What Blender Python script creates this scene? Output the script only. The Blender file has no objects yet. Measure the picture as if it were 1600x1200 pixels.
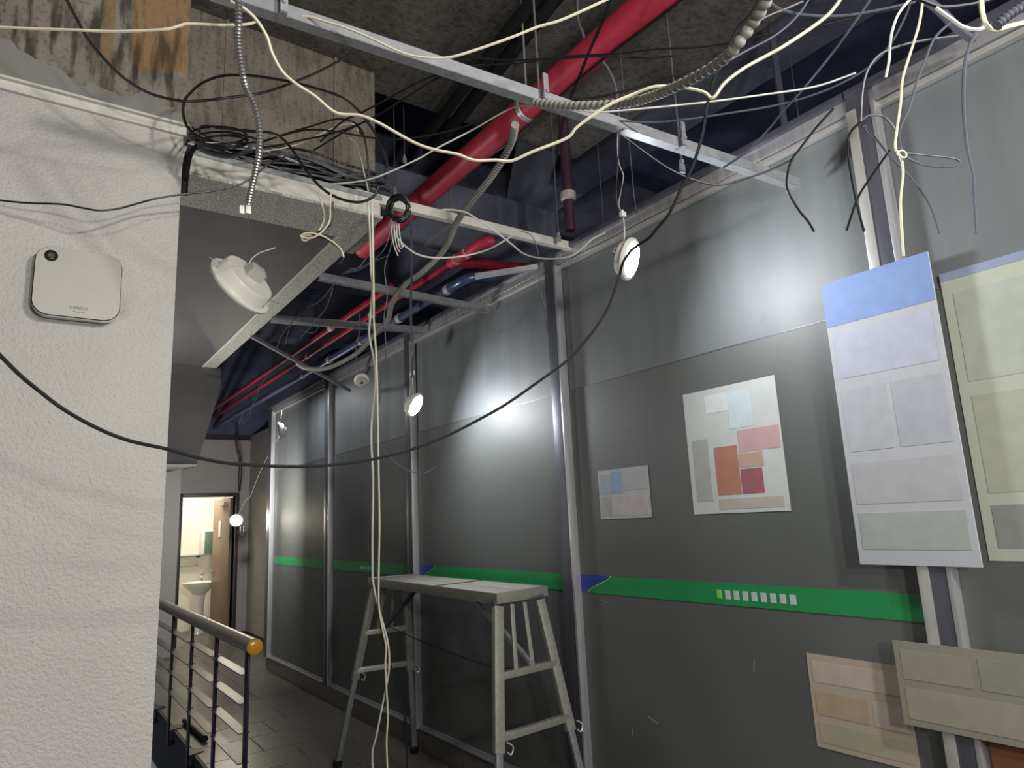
import bpy, bmesh, math, random
import numpy as np
from mathutils import Vector, Matrix
C = bpy.context.scene
COL = C.collection
random.seed(7)
# ---------------------------------------------------------------- camera
F = 1065.0; EYE = 1.55
D = np.array([-765., 246., F]); E_ = np.array([1527., 138., F])
D /= np.linalg.norm(D); E_ = E_ - D * (E_ @ D); E_ /= np.linalg.norm(E_)
U = np.cross(E_, D)
def camvec(v): return Vector((float(E_ @ v), float(D @ v), float(U @ v)))   # camera axes (right, down, forward) -> world
cam = bpy.data.cameras.new('camera'); co = bpy.data.objects.new('camera', cam); COL.objects.link(co)
cam.sensor_width = 36.0; cam.lens = F / 1600 * 36.0; cam.clip_start = 0.02; cam.clip_end = 60
R = Matrix((camvec(np.array([1, 0, 0.])), camvec(np.array([0, -1, 0.])), camvec(np.array([0, 0, -1.])))).transposed()
co.matrix_world = Matrix.Translation((0, 0, EYE)) @ R.to_4x4()
C.camera = co
C.view_settings.view_transform = 'Standard'; C.view_settings.look = 'None'
C.view_settings.exposure = 0.0; C.view_settings.gamma = 1.0; C.view_settings.use_curve_mapping = False
# ---------------------------------------------------------------- world
w = bpy.data.worlds.new('world'); C.world = w; w.use_nodes = True
bg = w.node_tree.nodes['Background']; bg.inputs[0].default_value = (0.72, 0.78, 1.0, 1); bg.inputs[1].default_value = 0.16
# ---------------------------------------------------------------- area lights: the washroom lamp and added, unseen fill lights
def disk_light(name, loc, target, size, power, col=(1, 0.97, 0.92), spread=math.pi):
    l = bpy.data.lights.new(name, 'AREA'); l.shape = 'DISK'; l.size = size; l.energy = power; l.color = col; l.spread = spread
    o = bpy.data.objects.new(name, l); COL.objects.link(o); o.location = loc
    o.rotation_euler = (Vector(target) - Vector(loc)).to_track_quat('-Z', 'Y').to_euler(); return o
for lx, ly, lp in ((1.25, -0.9, 40), (0.2, -1.6, 12), (1.6, -2.6, 26), (0.1, -3.6, 30)):
    disk_light('rear_fill_light', (lx, ly, 2.85), (lx - .1, ly + 1.6, 1.6), 0.17, lp)  # unseen lights added for fill; wall shadows point to a lamp on this side
disk_light('added_fill_light', (0.5, -1.3, 1.9), (1.2, 2.9, 3.1), 0.17, 32)   # added light, tilted up to brighten the void, soffit underside and concrete
disk_light('added_fill_light', (1.7, 7.2, 1.9), (2.3, 10.5, 1.9), 0.17, 30)  # added light that brightens the return wall
disk_light('washroom_light', (2.2, 11.75, 2.55), (2.2, 11.8, 0), 0.5, 30, (1, 0.93, 0.8))
disk_light('corridor_fill_light', (1.9, 6.6, 2.9), (1.8, 6.6, 0), 0.2, 8, (0.93, 0.96, 1))  # unseen corridor light, added as low fill
disk_light('stair_fill_light', (-0.5, 5.6, 1.2), (0.5, 4.9, 2.9), 0.3, 24, (1, 0.97, 0.93), 1.9)  # added light in the stairwell, aimed up at soffit panel, strip and bulkhead

# ---------------------------------------------------------------- helpers
def ray(px, py):
    v = np.array([px - 800., py - 600., F]); return np.array([v @ E_, v @ D, v @ U])
def atX(px, py, X): r = ray(px, py); return Vector(r * (X / r[0])) + Vector((0, 0, EYE))
def atY(px, py, Y): r = ray(px, py); return Vector(r * (Y / r[1])) + Vector((0, 0, EYE))
def atZ(px, py, Z): r = ray(px, py); return Vector(r * ((Z - EYE) / r[2])) + Vector((0, 0, EYE))
def atD(px, py, d): return Vector(ray(px, py) * (d / F)) + Vector((0, 0, EYE))
def lin(c):
    if isinstance(c, str): c = [int(c[i:i+2], 16) / 255 for i in (0, 2, 4)]
    return tuple((x / 12.92 if x <= .04045 else ((x + .055) / 1.055) ** 2.4) for x in c) + (1,)
def mat(name, col, rough=.5, metal=0, var=.12, scale=20, bump=0, bscale=200, coat=0, coatr=.1, emit=0, ecol=None, spec=.5, stretch=None, bdist=.002):
    m = bpy.data.materials.new(name); m.use_nodes = True; nt = m.node_tree; b = nt.nodes['Principled BSDF']
    b.inputs['Roughness'].default_value = rough; b.inputs['Metallic'].default_value = metal
    b.inputs['Specular IOR Level'].default_value = spec
    if coat: b.inputs['Coat Weight'].default_value = coat; b.inputs['Coat Roughness'].default_value = coatr
    c = lin(col)
    geo = nt.nodes.new('ShaderNodeNewGeometry'); src = geo.outputs['Position']
    if stretch:
        mp = nt.nodes.new('ShaderNodeMapping'); mp.inputs['Scale'].default_value = stretch
        nt.links.new(src, mp.inputs['Vector']); src = mp.outputs[0]
    n = nt.nodes.new('ShaderNodeTexNoise'); n.inputs['Scale'].default_value = scale; n.inputs['Detail'].default_value = 5
    nt.links.new(src, n.inputs['Vector'])
    rp = nt.nodes.new('ShaderNodeValToRGB'); nt.links.new(n.outputs['Fac'], rp.inputs[0])
    rp.color_ramp.elements[0].position = .3; rp.color_ramp.elements[1].position = .7
    rp.color_ramp.elements[0].color = tuple(x * (1 - var) for x in c[:3]) + (1,)
    rp.color_ramp.elements[1].color = tuple(min(1, x * (1 + var)) for x in c[:3]) + (1,)
    nt.links.new(rp.outputs[0], b.inputs['Base Color'])
    if bump:
        n2 = nt.nodes.new('ShaderNodeTexNoise'); n2.inputs['Scale'].default_value = bscale; n2.inputs['Detail'].default_value = 3
        nt.links.new(src, n2.inputs['Vector'])
        bm = nt.nodes.new('ShaderNodeBump'); bm.inputs['Strength'].default_value = bump; bm.inputs['Distance'].default_value = bdist
        nt.links.new(n2.outputs['Fac'], bm.inputs['Height']); nt.links.new(bm.outputs[0], b.inputs['Normal'])
    if emit:
        b.inputs['Emission Color'].default_value = lin(ecol or col); b.inputs['Emission Strength'].default_value = emit
    return m
M = {}
M['white_plaster'] = mat('white_plaster', 'c6c4c0', .5, var=.05, scale=3, bump=.8, bscale=120, bdist=.006)
M['white_paint'] = mat('white_paint', 'dcdad2', .5, var=.06, scale=8)
M['speckle'] = mat('speckled_texture_paint', 'bdbbb4', .6, var=.45, scale=110, bump=.9, bscale=110, bdist=.006)
M['grey_paint'] = mat('grey_paint', '5f5f60', .5, var=.06, scale=4, bump=.2, bscale=150)
M['dark_paint'] = mat('dark_grey_paint', '454546', .55, var=.06, scale=3)
M['far_wall'] = mat('grey_textured_wall', 'aaa6a4', .45, var=.10, scale=60, bump=.5, bscale=90, bdist=.004)
M['navy'] = mat('navy_painted_slab', '525870', .75, var=.35, scale=2.5, bump=.4, bscale=30, bdist=.01)
M['navy_beam'] = mat('blue_grey_beam', '686c7c', .7, var=.25, scale=4, bump=.4, bscale=40, bdist=.008)
M['film_low'] = mat('dark_window_film', '5b5f5d', .54, var=.10, scale=2.2, bump=.12, bscale=160, spec=.9)
M['film_top'] = mat('dark_transom_film', '6c7173', .54, var=.14, scale=2.5, stretch=(1, 3, .4), spec=.9)
M['steel'] = mat('brushed_steel', 'c6c6ca', .34, .6, var=.18, scale=30, stretch=(1, 1, .08))
M['steel_dark'] = mat('dull_steel', '666872', .42, .5, var=.15, scale=30, stretch=(1, 1, .1))
M['steel_white'] = mat('bright_steel_edge', 'dededa', .35, .6, var=.05)
M['galv'] = mat('galvanised_steel', 'b3b6bc', .42, .55, var=.12, scale=40)
M['galv_dark'] = mat('darker_galvanised_steel', '888b90', .5, .4, var=.15, scale=40)  # darker tone of the galvanised steel
M['alu'] = mat('weathered_aluminium', 'a3a29a', .45, .45, var=.12, scale=50, bump=.15)
M['alu_top'] = mat('aluminium_plank_top', 'c5c3b6', .5, .3, var=.12, scale=80, bump=.2, bscale=400)
M['band_green'] = mat('green_stripe_film', '2a9354', .4, var=.06, scale=6)
M['band_blue'] = mat('blue_stripe_film', '2746a8', .4, var=.06, scale=6)
M['band_lime'] = mat('lime_stripe_edge', '8fd26a', .4)
M['stone'] = mat('brown_grey_stone', '6a6560', .45, var=.18, scale=25)
M['tile'] = mat('grey_granite_tile', '66625d', .3, var=.6, scale=70, bump=.15, bscale=140)
M['grout'] = mat('dark_grout', '3a3836', .8)
M['black'] = mat('black_rubber', '16161a', .42, var=.1)
M['black_matt'] = mat('black_sleeve', '1b1b20', .7, var=.2)
M['greycab'] = mat('grey_cable', '5a5d68', .45, var=.1)
M['cream'] = mat('cream_cable', 'e0d9c0', .45, var=.06)
M['whitecab'] = mat('white_cable', 'd4d4ce', .45, var=.05)
M['conduit'] = mat('grey_flexible_conduit', '9c9a94', .5, var=.1)
M['armour'] = mat('armoured_conduit', '9a9a98', .35, .7, var=.12, scale=60)
M['red'] = mat('red_pipe_paint', 'c0304a', .5, var=.12, scale=12)
M['red_deep'] = mat('deep_red_pipe_paint', '96243a', .35, var=.15, scale=12)
M['bluepipe'] = mat('blue_grey_foil', '5a6a92', .3, .5, var=.2, scale=12)
M['tape'] = mat('silver_tape', 'c6c0bb', .4, .2)
M['plastic'] = mat('white_plastic', 'e2e0d8', .35, var=.03)
M['plastic_grey'] = mat('greyish_plastic', 'b9b7af', .4, var=.03)
M['chrome'] = mat('chrome', 'dcdcdc', .12, 1, var=.02)
M['dark_glass'] = mat('dark_lens', '1d1b19', .15, var=.05, spec=.8)
M['print_dark'] = mat('dark_print', '4a4844', .6)
M['lamp_on'] = mat('lit_diffuser', 'ffffff', .5, emit=200, ecol=(.97, .985, 1))
M['lamp_far'] = mat('lit_diffuser_warm', 'ffffff', .5, emit=170, ecol=(1, .96, .86))
M['rail_post'] = mat('navy_black_steel', '23263a', .4, .2, var=.1)
M['rail_slat'] = mat('grey_steel_slat', '6f6e6c', .4, .3, var=.1)
M['handrail'] = mat('satin_handrail', 'cdc6b2', .35, .2, var=.08, scale=20)
M['amber'] = mat('amber_cap', 'e0a212', .3, coat=.5, var=.1)
M['frame_dark'] = mat('dark_door_frame', '3c3736', .4, .2, var=.1)
M['wood'] = mat('grey_brown_wood_door', '8c7565', .45, var=.22, scale=14, stretch=(6, 6, .5))
M['tile_white'] = mat('cream_wall_tile', 'e8e4d4', .3, var=.03)
M['ceramic'] = mat('white_ceramic', 'f0f0e6', .15, var=.02)
M['green_glass'] = mat('green_grey_cover', '5e7566', .3)
M['maroon'] = mat('maroon_plastic', '4a1822', .4)
M['paper'] = mat('matt_paper', 'c4c8c8', .7, var=.04)

def concrete(name, stains, base_col='8f887c'):
    m = mat(name, base_col, .85, var=.28, scale=3.5, bump=.7, bscale=60, bdist=.004)
    nt = m.node_tree; b = nt.nodes['Principled BSDF']; N = nt.nodes.new; L = nt.links.new
    base = b.inputs['Base Color'].links[0].from_socket
    geo = [n for n in nt.nodes if n.type == 'NEW_GEOMETRY'][0]
    # dark pits and long drips
    mp = N('ShaderNodeMapping'); mp.inputs['Scale'].default_value = (9, 9, 1.6); L(geo.outputs['Position'], mp.inputs[0])
    n = N('ShaderNodeTexNoise'); n.inputs['Scale'].default_value = 3; n.inputs['Detail'].default_value = 8; L(mp.outputs[0], n.inputs['Vector'])
    r = N('ShaderNodeValToRGB'); r.color_ramp.elements[0].position = .36; r.color_ramp.elements[1].position = .52
    r.color_ramp.elements[0].color = (.30, .29, .27, 1); r.color_ramp.elements[1].color = (1, 1, 1, 1); L(n.outputs['Fac'], r.inputs[0])
    mx = N('ShaderNodeMixRGB'); mx.blend_type = 'MULTIPLY'; mx.inputs[0].default_value = .5; L(base, mx.inputs[1]); L(r.outputs[0], mx.inputs[2]); cur = mx.outputs[0]
    n3 = N('ShaderNodeTexNoise'); n3.inputs['Scale'].default_value = 60; n3.inputs['Detail'].default_value = 4; L(geo.outputs['Position'], n3.inputs['Vector'])
    r3 = N('ShaderNodeValToRGB'); r3.color_ramp.elements[0].position = .36; r3.color_ramp.elements[1].position = .46
    r3.color_ramp.elements[0].color = (.35, .33, .3, 1); r3.color_ramp.elements[1].color = (1, 1, 1, 1); L(n3.outputs['Fac'], r3.inputs[0])
    mx = N('ShaderNodeMixRGB'); mx.blend_type = 'MULTIPLY'; mx.inputs[0].default_value = .5; L(cur, mx.inputs[1]); L(r3.outputs[0], mx.inputs[2]); cur = mx.outputs[0]
    if stains:
        sp = N('ShaderNodeSeparateXYZ'); L(geo.outputs['Position'], sp.inputs[0])
        nz = N('ShaderNodeTexNoise'); nz.inputs['Scale'].default_value = 9; nz.inputs['Detail'].default_value = 6; L(geo.outputs['Position'], nz.inputs['Vector'])
        def M2(op, a, bb, c=None):
            q = N('ShaderNodeMath'); q.operation = op
            for i, v in enumerate((a, bb, c)):
                if v is None: continue
                if isinstance(v, (int, float)): q.inputs[i].default_value = v
                else: L(v, q.inputs[i])
            return q.outputs[0]
        jz = M2('MULTIPLY', M2('SUBTRACT', nz.outputs['Fac'], .5), .22)
        # rusty formwork patches: x range and lower z limit
        for (x0, x1, z0, col, amt) in stains:
            a = M2('GREATER_THAN', sp.outputs['X'], x0); c2 = M2('LESS_THAN', sp.outputs['X'], x1)
            d = M2('GREATER_THAN', M2('ADD', sp.outputs['Z'], jz), z0)
            k = M2('MULTIPLY', M2('MULTIPLY', a, c2), M2('MULTIPLY', d, amt))
            mx = N('ShaderNodeMixRGB'); L(k, mx.inputs[0]); L(cur, mx.inputs[1]); mx.inputs[2].default_value = lin(col)
            m3 = N('ShaderNodeMixRGB'); m3.blend_type = 'MULTIPLY'; m3.inputs[0].default_value = .6; L(mx.outputs[0], m3.inputs[1]); L(r.outputs[0], m3.inputs[2]); cur = m3.outputs[0]
        # smooth trowelled mortar under a ragged line
        zz = M2('ADD', M2('ADD', sp.outputs['Z'], jz), M2('MULTIPLY', sp.outputs['X'], .12))
        k = M2('LESS_THAN', zz, 3.075)
        mx = N('ShaderNodeMixRGB'); L(k, mx.inputs[0]); L(cur, mx.inputs[1]); mx.inputs[2].default_value = lin('8f8d89'); cur = mx.outputs[0]
    L(cur, b.inputs['Base Color']); return m
xa, xb = atY(205, 60, 2.45).x, atY(158, 60, 2.45).x
M['concrete_left'] = concrete('stained_concrete', [(xa, .5, 3.17, '9a7448', .7), (xb, atY(178, 60, 2.45).x, 3.13, '8f7046', .7)])
M['concrete'] = concrete('rough_concrete', None)
M['slab'] = concrete('brown_concrete_soffit', None, '706c67')

# ---- mesh building
class MB:
    def __init__(s): s.v = []; s.f = []; s.sm = []
    def add(s, vs, fs, smooth=False):
        o = len(s.v); s.v += [tuple(v) for v in vs]; s.f += [tuple(i + o for i in f) for f in fs]; s.sm += [smooth] * len(fs); return s
    def box(s, x0, x1, y0, y1, z0, z1):
        return s.hexa([(x0, y0, z0), (x1, y0, z0), (x1, y1, z0), (x0, y1, z0), (x0, y0, z1), (x1, y0, z1), (x1, y1, z1), (x0, y1, z1)])
    def hexa(s, p): return s.add(p, [(0, 3, 2, 1), (4, 5, 6, 7), (0, 1, 5, 4), (1, 2, 6, 5), (2, 3, 7, 6), (3, 0, 4, 7)])
    def bar(s, a, b, wx, wz, side=None):      # rectangular bar between two points
        a = Vector(a); b = Vector(b); t = (b - a).normalized()
        sd = Vector(side) if side else (Vector((0, 0, 1)).cross(t) if abs(t.z) < .95 else Vector((1, 0, 0)))
        sd = (sd - t * sd.dot(t)).normalized(); up = t.cross(sd).normalized()
        p = []
        for q in (a, b):
            p += [q - sd * wx / 2 - up * wz / 2, q + sd * wx / 2 - up * wz / 2, q + sd * wx / 2 + up * wz / 2, q - sd * wx / 2 + up * wz / 2]
        return s.add(p, [(0, 1, 2, 3), (7, 6, 5, 4), (0, 4, 5, 1), (1, 5, 6, 2), (2, 6, 7, 3), (3, 7, 4, 0)])
    def tube(s, pts, r, n=8, closed=False):
        pts = [Vector(p) for p in pts]; k = len(pts); vs = []; fs = []
        t0 = (pts[1] - pts[0]).normalized(); nrm = t0.orthogonal().normalized()
        for i, p in enumerate(pts):
            if closed: t = (pts[(i + 1) % k] - pts[i - 1])
            else: t = pts[min(i + 1, k - 1)] - pts[max(i - 1, 0)]
            if t.length < 1e-9: t = t0
            t.normalize(); nrm = (nrm - t * nrm.dot(t))
            if nrm.length < 1e-6: nrm = t.orthogonal()
            nrm.normalize(); bn = t.cross(nrm); rr = r[i] if hasattr(r, '__len__') else r
            for j in range(n):
                a = 2 * math.pi * j / n; vs.append(p + nrm * (math.cos(a) * rr) + bn * (math.sin(a) * rr))
        for i in range(k if closed else k - 1):
            for j in range(n):
                a = i * n + j; b = i * n + (j + 1) % n; c = ((i + 1) % k) * n; fs.append((a, b, c + (j + 1) % n, c + j))
        s.add(vs, fs, True)
        if not closed:
            o = len(s.v) - len(vs); s.f += [tuple(o + j for j in reversed(range(n))), tuple(o + (k - 1) * n + j for j in range(n))]; s.sm += [False, False]
        return s
    def cyl(s, a, b, r, n=20, r2=None): return s.tube([a, b], [r, r if r2 is None else r2], n)
    def lathe(s, c, ax, prof, n=36):          # prof: (radius, distance along axis)
        c = Vector(c); ax = Vector(ax).normalized(); u = ax.orthogonal().normalized(); v = ax.cross(u); vs = []; fs = []
        for (r, h) in prof:
            for j in range(n):
                a = 2 * math.pi * j / n; vs.append(c + ax * h + (u * math.cos(a) + v * math.sin(a)) * max(r, 1e-5))
        for i in range(len(prof) - 1):
            for j in range(n):
                fs.append((i * n + j, i * n + (j + 1) % n, (i + 1) * n + (j + 1) % n, (i + 1) * n + j))
        return s.add(vs, fs, True)
    def prism(s, poly, d):                     # planar polygon extruded by vector d
        n = len(poly); d = Vector(d); vs = [Vector(p) for p in poly] + [Vector(p) + d for p in poly]
        return s.add(vs, [tuple(range(n)), tuple(reversed(range(n, 2 * n)))] + [(i, (i + 1) % n + 0, (i + 1) % n + n, i + n)[::-1] for i in range(n)])
def tag(o, label=None, cat=None, group=None, kind=None):
    if label: o['label'] = label
    if cat: o['category'] = cat
    if group: o['group'] = group
    if kind: o['kind'] = kind
    return o
def build(name, mb, m, parent=None, bevel=0):
    me = bpy.data.meshes.new(name)
    if parent is not None:
        org = Vector(parent.get('_w', (0, 0, 0)))
    else:
        a = np.array([tuple(v) for v in mb.v]); org = Vector(((a[:, 0].min() + a[:, 0].max()) / 2, (a[:, 1].min() + a[:, 1].max()) / 2, a[:, 2].min()))
    me.from_pydata([tuple(Vector(v) - org) for v in mb.v], [], mb.f); me.update()
    me.polygons.foreach_set('use_smooth', mb.sm)
    bm = bmesh.new(); bm.from_mesh(me); bmesh.ops.recalc_face_normals(bm, faces=bm.faces)
    if bevel:
        bmesh.ops.bevel(bm, geom=[e for e in bm.edges if len(e.link_faces) == 2 and e.calc_face_angle() > .6], offset=bevel, segments=2, affect='EDGES', profile=.6, clamp_overlap=True)
    bm.to_mesh(me); bm.free()
    me.set_sharp_from_angle(angle=math.radians(42))
    me.materials.append(M[m] if isinstance(m, str) else m)
    o = bpy.data.objects.new(name, me); COL.objects.link(o)
    o['_w'] = tuple(org)
    if parent is not None: o.parent = parent
    else: o.location = org
    return o
def empty(name, loc):
    o = bpy.data.objects.new(name, None); COL.objects.link(o); o.location = loc; o['_w'] = tuple(loc); o.empty_display_size = .1; return o
def struct(name, mb, m): return tag(build(name, mb, m), kind='structure')
def spline(P, seg=6, closed=False):
    P = [Vector(p) for p in P]; n = len(P); out = []
    rng = n if closed else n - 1
    for i in range(rng):
        if closed: a, b, c, d = P[i - 1], P[i], P[(i + 1) % n], P[(i + 2) % n]
        else: a, b, c, d = P[max(i - 1, 0)], P[i], P[i + 1], P[min(i + 2, n - 1)]
        for k in range(seg):
            t = k / seg
            out.append(.5 * ((2 * b) + (c - a) * t + (2 * a - 5 * b + 4 * c - d) * t * t + (-a + 3 * b - 3 * c + d) * t ** 3))
    if not closed: out.append(P[-1])
    return out

# ================================================================= SETTING
W = 2.37
# floor: slab with a stairwell opening, granite tiles laid on it
fl = MB(); T = .012
fl.box(-3, 3.2, -5, 3.0, -.45, -T); fl.box(1.13, 3.2, 3.0, 12.8, -.45, -T)
floor = struct('floor', fl, 'dark_paint' if False else 'grout')
# the painted edge of the slab along the stairwell
tag(build('slab_edge', MB().box(1.112, 1.1295, 3.0, 11.0, -.45, -.001), 'dark_paint', floor), 'dark grey painted edge of the stair opening')
g = .004; row = 0
def tiles(x0, x1, y0, y1, s=.40):
    global row
    y = y0
    while y < y1 - .02:
        off = (row % 2) * s / 2; row += 1; x = x0 - off
        while x < x1 - .01:
            a = max(x, x0) + g / 2; b = min(x + s, x1) - g / 2; c = y + g / 2; d = min(y + s, y1) - g / 2
            if b - a > .02 and d - c > .02:
                t = MB(); e = .002; z = -random.random() * .0012
                t.add([(a, c, -T), (b, c, -T), (b, d, -T), (a, d, -T), (a, c, z - e), (b, c, z - e), (b, d, z - e), (a, d, z - e),
                       (a + e, c + e, z), (b - e, c + e, z), (b - e, d - e, z), (a + e, d - e, z)],
                      [(0, 1, 5, 4), (1, 2, 6, 5), (2, 3, 7, 6), (3, 0, 4, 7), (4, 5, 9, 8), (5, 6, 10, 9), (6, 7, 11, 10), (7, 4, 8, 11), (8, 9, 10, 11)])
                build('tile', t, 'tile', floor)
            x += s
        y += s
tiles(1.13, W, 3.0, 8.35); tiles(1.13, 2.8, 8.35, 11.0); tiles(-.8, W, -.6, 3.0, .6)
# stairwell shell
struct('wall_stairwell_bottom', MB().box(-2.2, 1.13, 3.0, 11.2, -2.2, -2.0), 'dark_paint')
struct('wall_stairwell_side', MB().box(-2.3, -2.2, 2.58, 11.2, -2.2, 3.0), 'grey_paint')
struct('wall_stairwell_near', MB().box(-2.2, 1.11, 2.9, 3.0, -2.2, -.45), 'grey_paint')
# big white wall at left with its metal trim on top
struct('wall_left', MB().box(-3.0, .3600, 2.43, 2.58, -.01, 2.925), 'white_plaster')
tr = MB().box(-3.0, .372, 2.415, 2.59, 2.925, 2.932).box(-3.0, .368, 2.422, 2.428, 2.932, 2.958).box(-3.0, .372, 2.405, 2.428, 2.958, 2.966)
struct('trim_1', tr, 'white_paint')
# concrete above it
struct('wall_concrete_left', MB().box(-3.0, .366, 2.45, 2.9, 2.966, 4.4), 'concrete_left')
cx1 = 1.345
col = empty('wall_concrete_column', (.9, 3.0, 2.99)); tag(col, kind='structure')
build('column_face', MB().box(.366, cx1, 3.0, 3.3, 2.985, 3.9), 'concrete', col, .006)
build('joint_strip', MB().box(.6, .612, 2.994, 3.0, 3.0, 3.9).box(1.12, 1.14, 2.990, 3.0, 3.0, 3.9), 'concrete', col)
struct('ceiling_slab', MB().box(-3, 2.85, -5, 3.15, 3.9, 4.35), 'slab')
struct('ceiling', MB().box(-3, 5.2, -5, 12.8, 4.7, 4.8), 'navy')
for i, (y0, y1, z0) in enumerate([(4.3, 4.6, 4.15), (6.6, 6.95, 4.1), (9.0, 9.35, 4.1)]):
    struct('ceiling_beam', MB().box(-2.2, 5.2, y0, y1, z0, 4.7), 'navy_beam')
struct('ceiling_beam', MB().box(3.1, 3.45, -5, 12.8, 4.05, 4.7), 'navy_beam')
struct('wall_far_right', MB().box(5.2, 5.3, -5, 12.8, -.45, 4.8), 'navy')
struct('wall_far_left', MB().box(-2.3, -2.2, 2.9, 12.8, 3.0, 4.8), 'navy')
# far wall with the washroom door opening
fx0, fx1, dt = 1.865, 2.60, 2.075
fw = MB().box(-2.2, fx0, 11.0, 11.15, -.45, 3.0).box(fx1, 2.8, 11.0, 11.15, -.45, 3.0).box(fx0, fx1, 11.0, 11.15, dt, 3.0)
struct('wall_far', fw, 'far_wall')
struct('wall_far_upper', MB().box(-2.2, 5.2, 11.0, 11.2, 3.0, 4.7), 'navy')
struct('trim_2', MB().box(-2.2, 2.8, 10.97, 11.0, 2.93, 3.0), 'frame_dark')
struct('wall_return', MB().box(2.8, 2.95, 8.35, 12.8, -.45, 3.0), 'far_wall')
struct('wall_pilaster', MB().box(.7, 1.697, 10.2, 10.98, -.45, 3.0), 'far_wall')
struct('wall_return_end', MB().box(2.43, 2.95, 8.36, 8.5, -.45, 3.0), 'far_wall')
struct('wall_back', MB().box(-3, 5.2, -5.1, -5.0, -.45, 4.8), 'far_wall')
struct('wall_left_side', MB().box(-3.1, -3, -5, 2.6, -.45, 4.8), 'white_plaster')
struct('baseboard_far', MB().box(fx1 + .05, 2.8, 10.985, 11.0, 0, .1).box(2.785, 2.8, 8.5, 10.98, 0, .1), 'black_matt')
# washroom beyond
wr = MB().box(1.2, 3.2, 12.6, 12.7, 0, 2.8).box(1.2, 1.3, 11.15, 12.6, 0, 2.8).box(3.0, 3.1, 11.15, 12.6, 0, 2.8).box(1.2, 3.1, 11.15, 12.7, 2.8, 2.9)
struct('wall_washroom', wr, 'tile_white')
struct('floor_washroom', MB().box(1.2, 3.1, 11.0, 12.7, -T, 0.0), 'tile')

# ---- the stud partition with dark film (right wall)
wall = empty('wall_right', (W, 4.0, 0)); tag(wall, kind='structure')
mull = [(8.17, 8.35), (6.29, 6.46), (4.58, 4.68), (2.79, 2.885), (1.0, 1.094), (-.85, -.75)]
mull[0] = (8.2, 8.34); mull[1] = (6.31, 6.43)
for i in range(len(mull) - 1):
    y1 = mull[i][0]; y0 = mull[i + 1][1]
    build('lower_pane', MB().box(W, W + .012, y0, y1, .155, 2.216), 'film_low', wall)
    build('transom_pane', MB().box(W + .004, W + .016, y0, y1, 2.216, 2.91), 'film_top', wall)
    build('pane_joint', MB().box(W - .0015, W + .004, y0, y1, 2.213, 2.217), 'steel_dark', wall)
    build('glazing_bead', MB().box(W - .018, W, y0, y0 + .012, .17, 2.9), 'steel_dark', wall, .002)
    build('sill', MB().box(W - .03, W + .01, y0, y1, .15, .163).box(W - .012, W + .01, y0, y1, .163, .178), 'galv', wall, .002)
for (y0, y1) in mull:
    m = (y0 + y1) / 2
    build('mullion', MB().box(W - .045, W + .04, y0 + .012, y1, .15, 2.985), 'steel_dark', wall, .003)
    build('mullion_edge', MB().box(W - .048, W - .0, y0 - .004, y0 + .012, .15, 2.93), 'steel', wall, .002)
build('mullion_cap_plate', MB().box(W - .050, W - .045, 1.062, 1.096, .15, 2.93), 'steel_white', wall, .001)
for nm, x0, x1, z0, z1, m in [('top_rail', -.035, .06, 2.932, 2.985, 'steel'), ('top_rail_cap', -.055, .07, 2.985, 3.012, 'steel_dark'), ('top_bead', -.028, .0, 2.905, 2.926, 'steel_white')]:
    ys = [8.34, 6.43, 4.68, 2.885, 1.094, -.75]
    for i in range(5):
        build(nm, MB().box(W + x0, W + x1, ys[i + 1] + .002, ys[i] - .002, z0, z1), m, wall, .002)
build('kick_board', MB().box(W - .012, W + .1, -.8, 8.35, 0, .15), 'stone', wall, .004)
struct('wall_behind_partition', MB().box(W + .35, W + .40, -2.5, 8.3, -.45, 2.9), 'dark_paint')
struct('wall_near_right', MB().box(W, W + .1, -5, -.8, -.45, 2.95), 'far_wall')
# green stripe, one length of film per bay, blue tip with a lime swoosh
zb0, zb1 = 1.164, 1.25
def stripe(y0, y1, tip, label):
    t = .0015; X = W - t
    s = tag(empty('stripe_film', (X, y1, zb0)), label, 'stripe')
    if tip:
        L = .17; S = []
        for k in range(13):
            u = k / 12; S.append((y1 - .05 - L * (.5 - .5 * math.cos(math.pi * u)) * .9 - .02 * u, zb0 + (zb1 - zb0) * u))
        build('blue_tip', MB().prism([(X, y1, zb0)] + [(X, a, b) for a, b in S] + [(X, y1, zb1)], (-t, 0, 0)), 'band_blue', s)
        build('green_field', MB().prism([(X, a, b) for a, b in S] + [(X, y0, zb1), (X, y0, zb0)], (-t, 0, 0)), 'band_green', s)
        build('lime_edge', MB().tube([(X - t, a, b) for a, b in S], .0028, 6), 'band_lime', s)
    else:
        build('green_field', MB().box(X - t, X, y0, y1, zb0, zb1), 'band_green', s)
    return s
s1 = stripe(1.10, 2.785, True, 'green film stripe with blue tip, on the pane nearest the posters')
s2 = stripe(2.89, 4.57, True, 'green film stripe with blue tip, just behind the work platform')
s3 = stripe(4.69, 6.29, False, 'green film stripe on the pane seen behind the hanging white cables')
s4 = stripe(6.45, 8.15, False, 'green film stripe farthest down the corridor, by the washroom')
for k in range(9):          # pale illegible lettering strokes
    build('pale_mark', MB().box(W - .0045, W - .003, 1.9 - k * .042, 1.925 - k * .042, 1.187, 1.222), 'band_lime' if k == 0 else 'paper', s1)
for k in range(6):
    build('pale_mark', MB().box(W - .0045, W - .003, 5.62 - k * .05, 5.65 - k * .05, 1.185, 1.215), 'plastic_grey', s3)

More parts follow.
